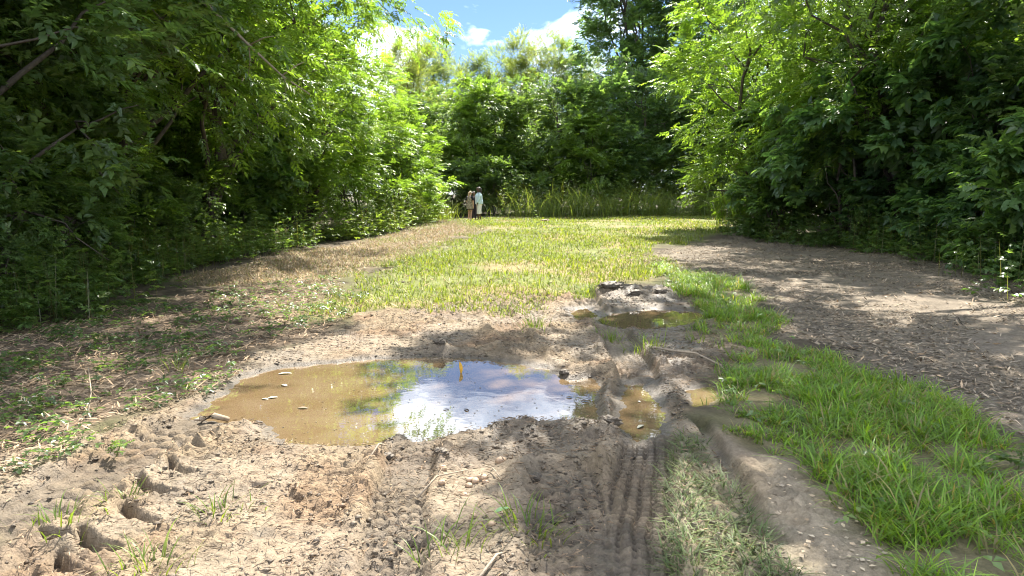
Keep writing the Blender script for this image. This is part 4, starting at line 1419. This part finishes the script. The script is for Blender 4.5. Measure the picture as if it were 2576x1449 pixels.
def figure(h, face=1.0, arm_fwd=0.1, stout=1.0, stride=.0, tilt=.0):
    """facing +x; returns body parts"""
    k = h / 1.68
    f = lambda *p: tuple(q_ * k for q_ in p)
    P = []
    P.append(ellip(f(0, 0, .95), f(.125 * stout, .17 * stout, .14)))
    P.append(tube([f(0, 0, .92), f(.01, 0, 1.08), f(.015, 0, 1.25), f(0, 0, 1.37), f(0, 0, 1.42)], [.14 * k * stout, .13 * k * stout, .14 * k * stout, .11 * k, .06 * k], 12))
    P.append(ellip(f(.0, 0, 1.30), f(.115 * stout, .185 * stout, .13)))
    P.append(tube([f(0, 0, 1.36), f(.01, 0, 1.44), f(.02, 0, 1.50)], [.062 * k, .052 * k, .05 * k], 10))
    hx = .03 + tilt
    P.append(ellip(f(hx, 0, 1.575), f(.095, .076, .112), 12))
    P.append(ellip(f(hx + .03, 0, 1.52), f(.06, .055, .06), 10))
    P.append(ellip(f(hx + .098, 0, 1.555), f(.02, .013, .02), 6))
    P.append(ellip(f(hx + .083, 0, 1.512), f(.014, .024, .008), 6))
    for s in (-1, 1):
        P.append(ellip(f(hx - .005, .078 * s, 1.565), f(.02, .01, .03), 6))
        fx = stride * s
        P.append(tube([f(0, .085 * s, .93), f(.3 * fx + .01, .09 * s, .70), f(.5 * fx + .015, .09 * s, .48), f(.75 * fx - .005, .09 * s, .28), f(fx - .01, .09 * s, .07)],
                      [.098 * k * stout, .082 * k * stout, .056 * k, .052 * k, .036 * k], 10))
        P.append(tube([f(fx - .05, .09 * s, .035), f(fx + .03, .095 * s, .035), f(fx + .15, .10 * s, .022)], [.036 * k, .04 * k, .026 * k], 8))
        el = f(.02, .235 * s * (1 + .1 * (stout - 1)), 1.08)
        wr = f(.02 + arm_fwd, .22 * s, .86)
        P.append(tube([f(0, .165 * s, 1.36), f(.0, .21 * s, 1.24), el, (0.5 * (el[0] + wr[0]), .5 * (el[1] + wr[1]), .5 * (el[2] + wr[2])), wr],
                      [.058 * k, .052 * k, .042 * k, .038 * k, .026 * k], 9))
        P += hand(wr, 1, 1)
    return P, k


def skinmat(nm, c):
    return plain_material(nm, c, .5, .4, .06, 12)


def person(x, y, rz, label):
    z = float(gz_at(x, y)[0])
    o = empty('person', (x, y, z), rz)
    tag(o, label, 'person')
    return o


def eyes(root, k, hx, mat):
    for s in (-1, 1):
        obj('eye', mesh_np('eye', *ellip(((hx + .082) * k, .032 * s * k, 1.582 * k), (.012 * k, .014 * k, .008 * k), 6), mat, None, True), root)


M_EYE = plain_material('eye', (.03, .02, .02), .3, .5, 0)
PX, PY = gp(1200, 552)
PY_ = 38.9
# woman in pale blue cardigan and white capri trousers, facing left
wx = (1206 - 1288) / 1859 * (PY_ + .1)
p1 = person(wx, PY_, R(188), 'woman in pale blue cardigan and white capri trousers facing left')
B, k = figure(1.72, arm_fwd=.10, stout=1.18, stride=.07)
remeshed('body', B, .0135, skinmat('dark_skin', (.075, .04, .028)), p1)
M_BLUE = plain_material('pale_blue_cloth', (.46, .58, .62), .85, .2, .12, 9)
M_WHITE = plain_material('white_cloth', (.70, .67, .68), .85, .2, .08, 9)
cl = [skirt([(0, 0, .83 * k, .205 * k, .235 * k), (.0, 0, .93 * k, .205 * k, .235 * k), (.015 * k, 0, 1.08 * k, .195 * k, .215 * k), (.025 * k, 0, 1.22 * k, .19 * k, .22 * k), (.01 * k, 0, 1.33 * k, .15 * k, .215 * k), (0, 0, 1.40 * k, .085 * k, .12 * k), (0, 0, 1.43 * k, .06 * k, .065 * k)])]
for s in (-1, 1):
    cl.append(tube([(0, .16 * s * k, 1.37 * k), (0, .225 * s * k, 1.24 * k), (.02 * k, .245 * s * k, 1.08 * k), (.07 * k, .235 * s * k, .96 * k), (.10 * k, .228 * s * k, .90 * k)], [.075 * k, .073 * k, .065 * k, .06 * k, .056 * k], 10))
remeshed('cardigan', cl, .015, M_BLUE, p1)
tr = [skirt([(0, 0, .78 * k, .15 * k, .20 * k), (0, 0, .98 * k, .16 * k, .21 * k)])]
for s in (-1, 1):
    fx = .07 * s
    tr.append(tube([(0, .085 * s * k, .95 * k), (.3 * fx * k, .092 * s * k, .72 * k), (.5 * fx * k, .092 * s * k, .48 * k), (.66 * fx * k, .09 * s * k, .33 * k)], [.13 * k, .12 * k, .098 * k, .092 * k], 10))
remeshed('trousers', tr, .015, M_WHITE, p1)
hr = [ellip((-.005 * k, 0, 1.60 * k), (.108 * k, .09 * k, .105 * k), 12), tube([(-.07 * k, 0, 1.60 * k), (-.10 * k, 0, 1.48 * k), (-.11 * k, 0, 1.36 * k)], [.07 * k, .06 * k, .035 * k], 8)]
remeshed('hair', hr, .013, plain_material('black_hair', (.035, .027, .025), .5, .4, .2, 60), p1)
obj('headband', mesh_np('headband', *skirt([(.02 * k, 0, 1.635 * k, .105 * k, .088 * k), (.02 * k, 0, 1.665 * k, .095 * k, .08 * k)]), plain_material('headband_cloth', (.5, .42, .36)), None, True), p1)
eyes(p1, k, .03, M_EYE)

# girl in patterned tunic, seen from behind, head bent to the right
gx = (1183 - 1288) / 1859 * (PY_ - .1)
p2 = person(gx, PY_ - .2, R(52), 'girl in patterned tunic with blond ponytail and white sun visor')
B, k = figure(1.50, arm_fwd=.03, stout=1.0, tilt=.035)
remeshed('body', B, .0125, skinmat('light_skin', (.52, .30, .22)), p2)
M_PAT = bpy.data.materials.new('patterned_cloth')
M_PAT.use_nodes = True
t = M_PAT.node_tree
p = t.nodes['Principled BSDF']
tcn = N(t, 'ShaderNodeTexCoord')
vo = N(t, 'ShaderNodeTexNoise', inp={'Scale': 14.0, 'Detail': 3.0, 'Distortion': 1.5})
L(t, tcn.outputs['Object'], vo.inputs['Vector'])
rp = N(t, 'ShaderNodeValToRGB')
rp.color_ramp.elements[0].position = .42; rp.color_ramp.elements[0].color = (.11, .085, .05, 1)
rp.color_ramp.elements[1].position = .55; rp.color_ramp.elements[1].color = (.33, .27, .2, 1)
L(t, vo.outputs['Fac'], rp.inputs[0]); L(t, rp.outputs[0], p.inputs['Base Color'])
p.inputs['Roughness'].default_value = .85
cl = [skirt([(0, 0, .62 * k, .185 * k, .225 * k), (0, 0, .80 * k, .18 * k, .225 * k), (0, 0, .95 * k, .165 * k, .21 * k), (.01 * k, 0, 1.10 * k, .155 * k, .185 * k), (.01 * k, 0, 1.25 * k, .155 * k, .20 * k), (0, 0, 1.36 * k, .12 * k, .185 * k), (0, 0, 1.42 * k, .065 * k, .085 * k)])]
remeshed('tunic', cl, .0135, M_PAT, p2)
M_NAVY = plain_material('black_cloth', (.018, .017, .024), .85, .2, .2, 10)
for s in (-1, 1):
    remeshed('sleeve', [tube([(0, .15 * s * k, 1.38 * k), (0, .215 * s * k, 1.27 * k), (.01 * k, .238 * s * k, 1.15 * k)], [.078 * k, .076 * k, .066 * k], 10)], .0125, M_NAVY, p2)
obj('hem_band', mesh_np('hem_band', *skirt([(0, 0, .62 * k, .189 * k, .231 * k), (0, 0, .66 * k, .19 * k, .232 * k)]), M_NAVY, None, True), p2)
hx = .065
hr = [ellip(((hx - .022) * k, 0, 1.60 * k), (.098 * k, .085 * k, .10 * k), 12), tube([((hx - .11) * k, 0, 1.62 * k), ((hx - .17) * k, 0, 1.56 * k), ((hx - .18) * k, 0, 1.46 * k), ((hx - .165) * k, 0, 1.34 * k)], [.035 * k, .042 * k, .036 * k, .015 * k], 8)]
remeshed('hair', hr, .012, plain_material('blond_hair', (.42, .29, .15), .5, .4, .25, 60), p2)
vz = [ellip(((hx + .12) * k, 0, 1.625 * k), (.085 * k, .085 * k, .012 * k), 10)]
V, T = join(vz + [skirt([(hx * k, 0, 1.60 * k, .103 * k, .09 * k), (hx * k, 0, 1.64 * k, .10 * k, .087 * k)])])
obj('visor', mesh_np('visor', V, T, M_WHITE, None, True), p2)
eyes(p2, k, hx, M_EYE)

# third person, almost hidden between the two
p3 = person((1193 - 1288) / 1859 * (PY_ + .9), PY_ + .8, R(-80), 'person in black clothes half hidden between the girl and the woman')
B, k = figure(1.50, arm_fwd=.05)
remeshed('body', B, .014, skinmat('brown_skin', (.16, .09, .06)), p3)
cl = [skirt([(0, 0, .85 * k, .15 * k, .2 * k), (0, 0, 1.1 * k, .15 * k, .185 * k), (.01 * k, 0, 1.27 * k, .15 * k, .205 * k), (0, 0, 1.38 * k, .1 * k, .16 * k), (0, 0, 1.43 * k, .06 * k, .065 * k)])]
for s in (-1, 1):
    cl.append(tube([(0, .15 * s * k, 1.38 * k), (0, .215 * s * k, 1.26 * k), (.02 * k, .24 * s * k, 1.08 * k)], [.07 * k, .068 * k, .056 * k], 10))
remeshed('shirt', cl, .015, M_NAVY, p3)
tr = [skirt([(0, 0, .8 * k, .135 * k, .185 * k), (0, 0, .98 * k, .14 * k, .19 * k)])]
for s in (-1, 1):
    tr.append(tube([(0, .085 * s * k, .93 * k), (0, .09 * s * k, .5 * k), (0, .09 * s * k, .1 * k)], [.115 * k, .085 * k, .065 * k], 10))
remeshed('trousers', tr, .015, plain_material('dark_trousers', (.03, .024, .035), .85, .2, .4, 25), p3)
remeshed('hair', [ellip((.008 * k, 0, 1.605 * k), (.1 * k, .086 * k, .1 * k), 12)], .013, plain_material('brown_hair', (.06, .04, .025), .5, .4, .2, 60), p3)
eyes(p3, k, .03, M_EYE)
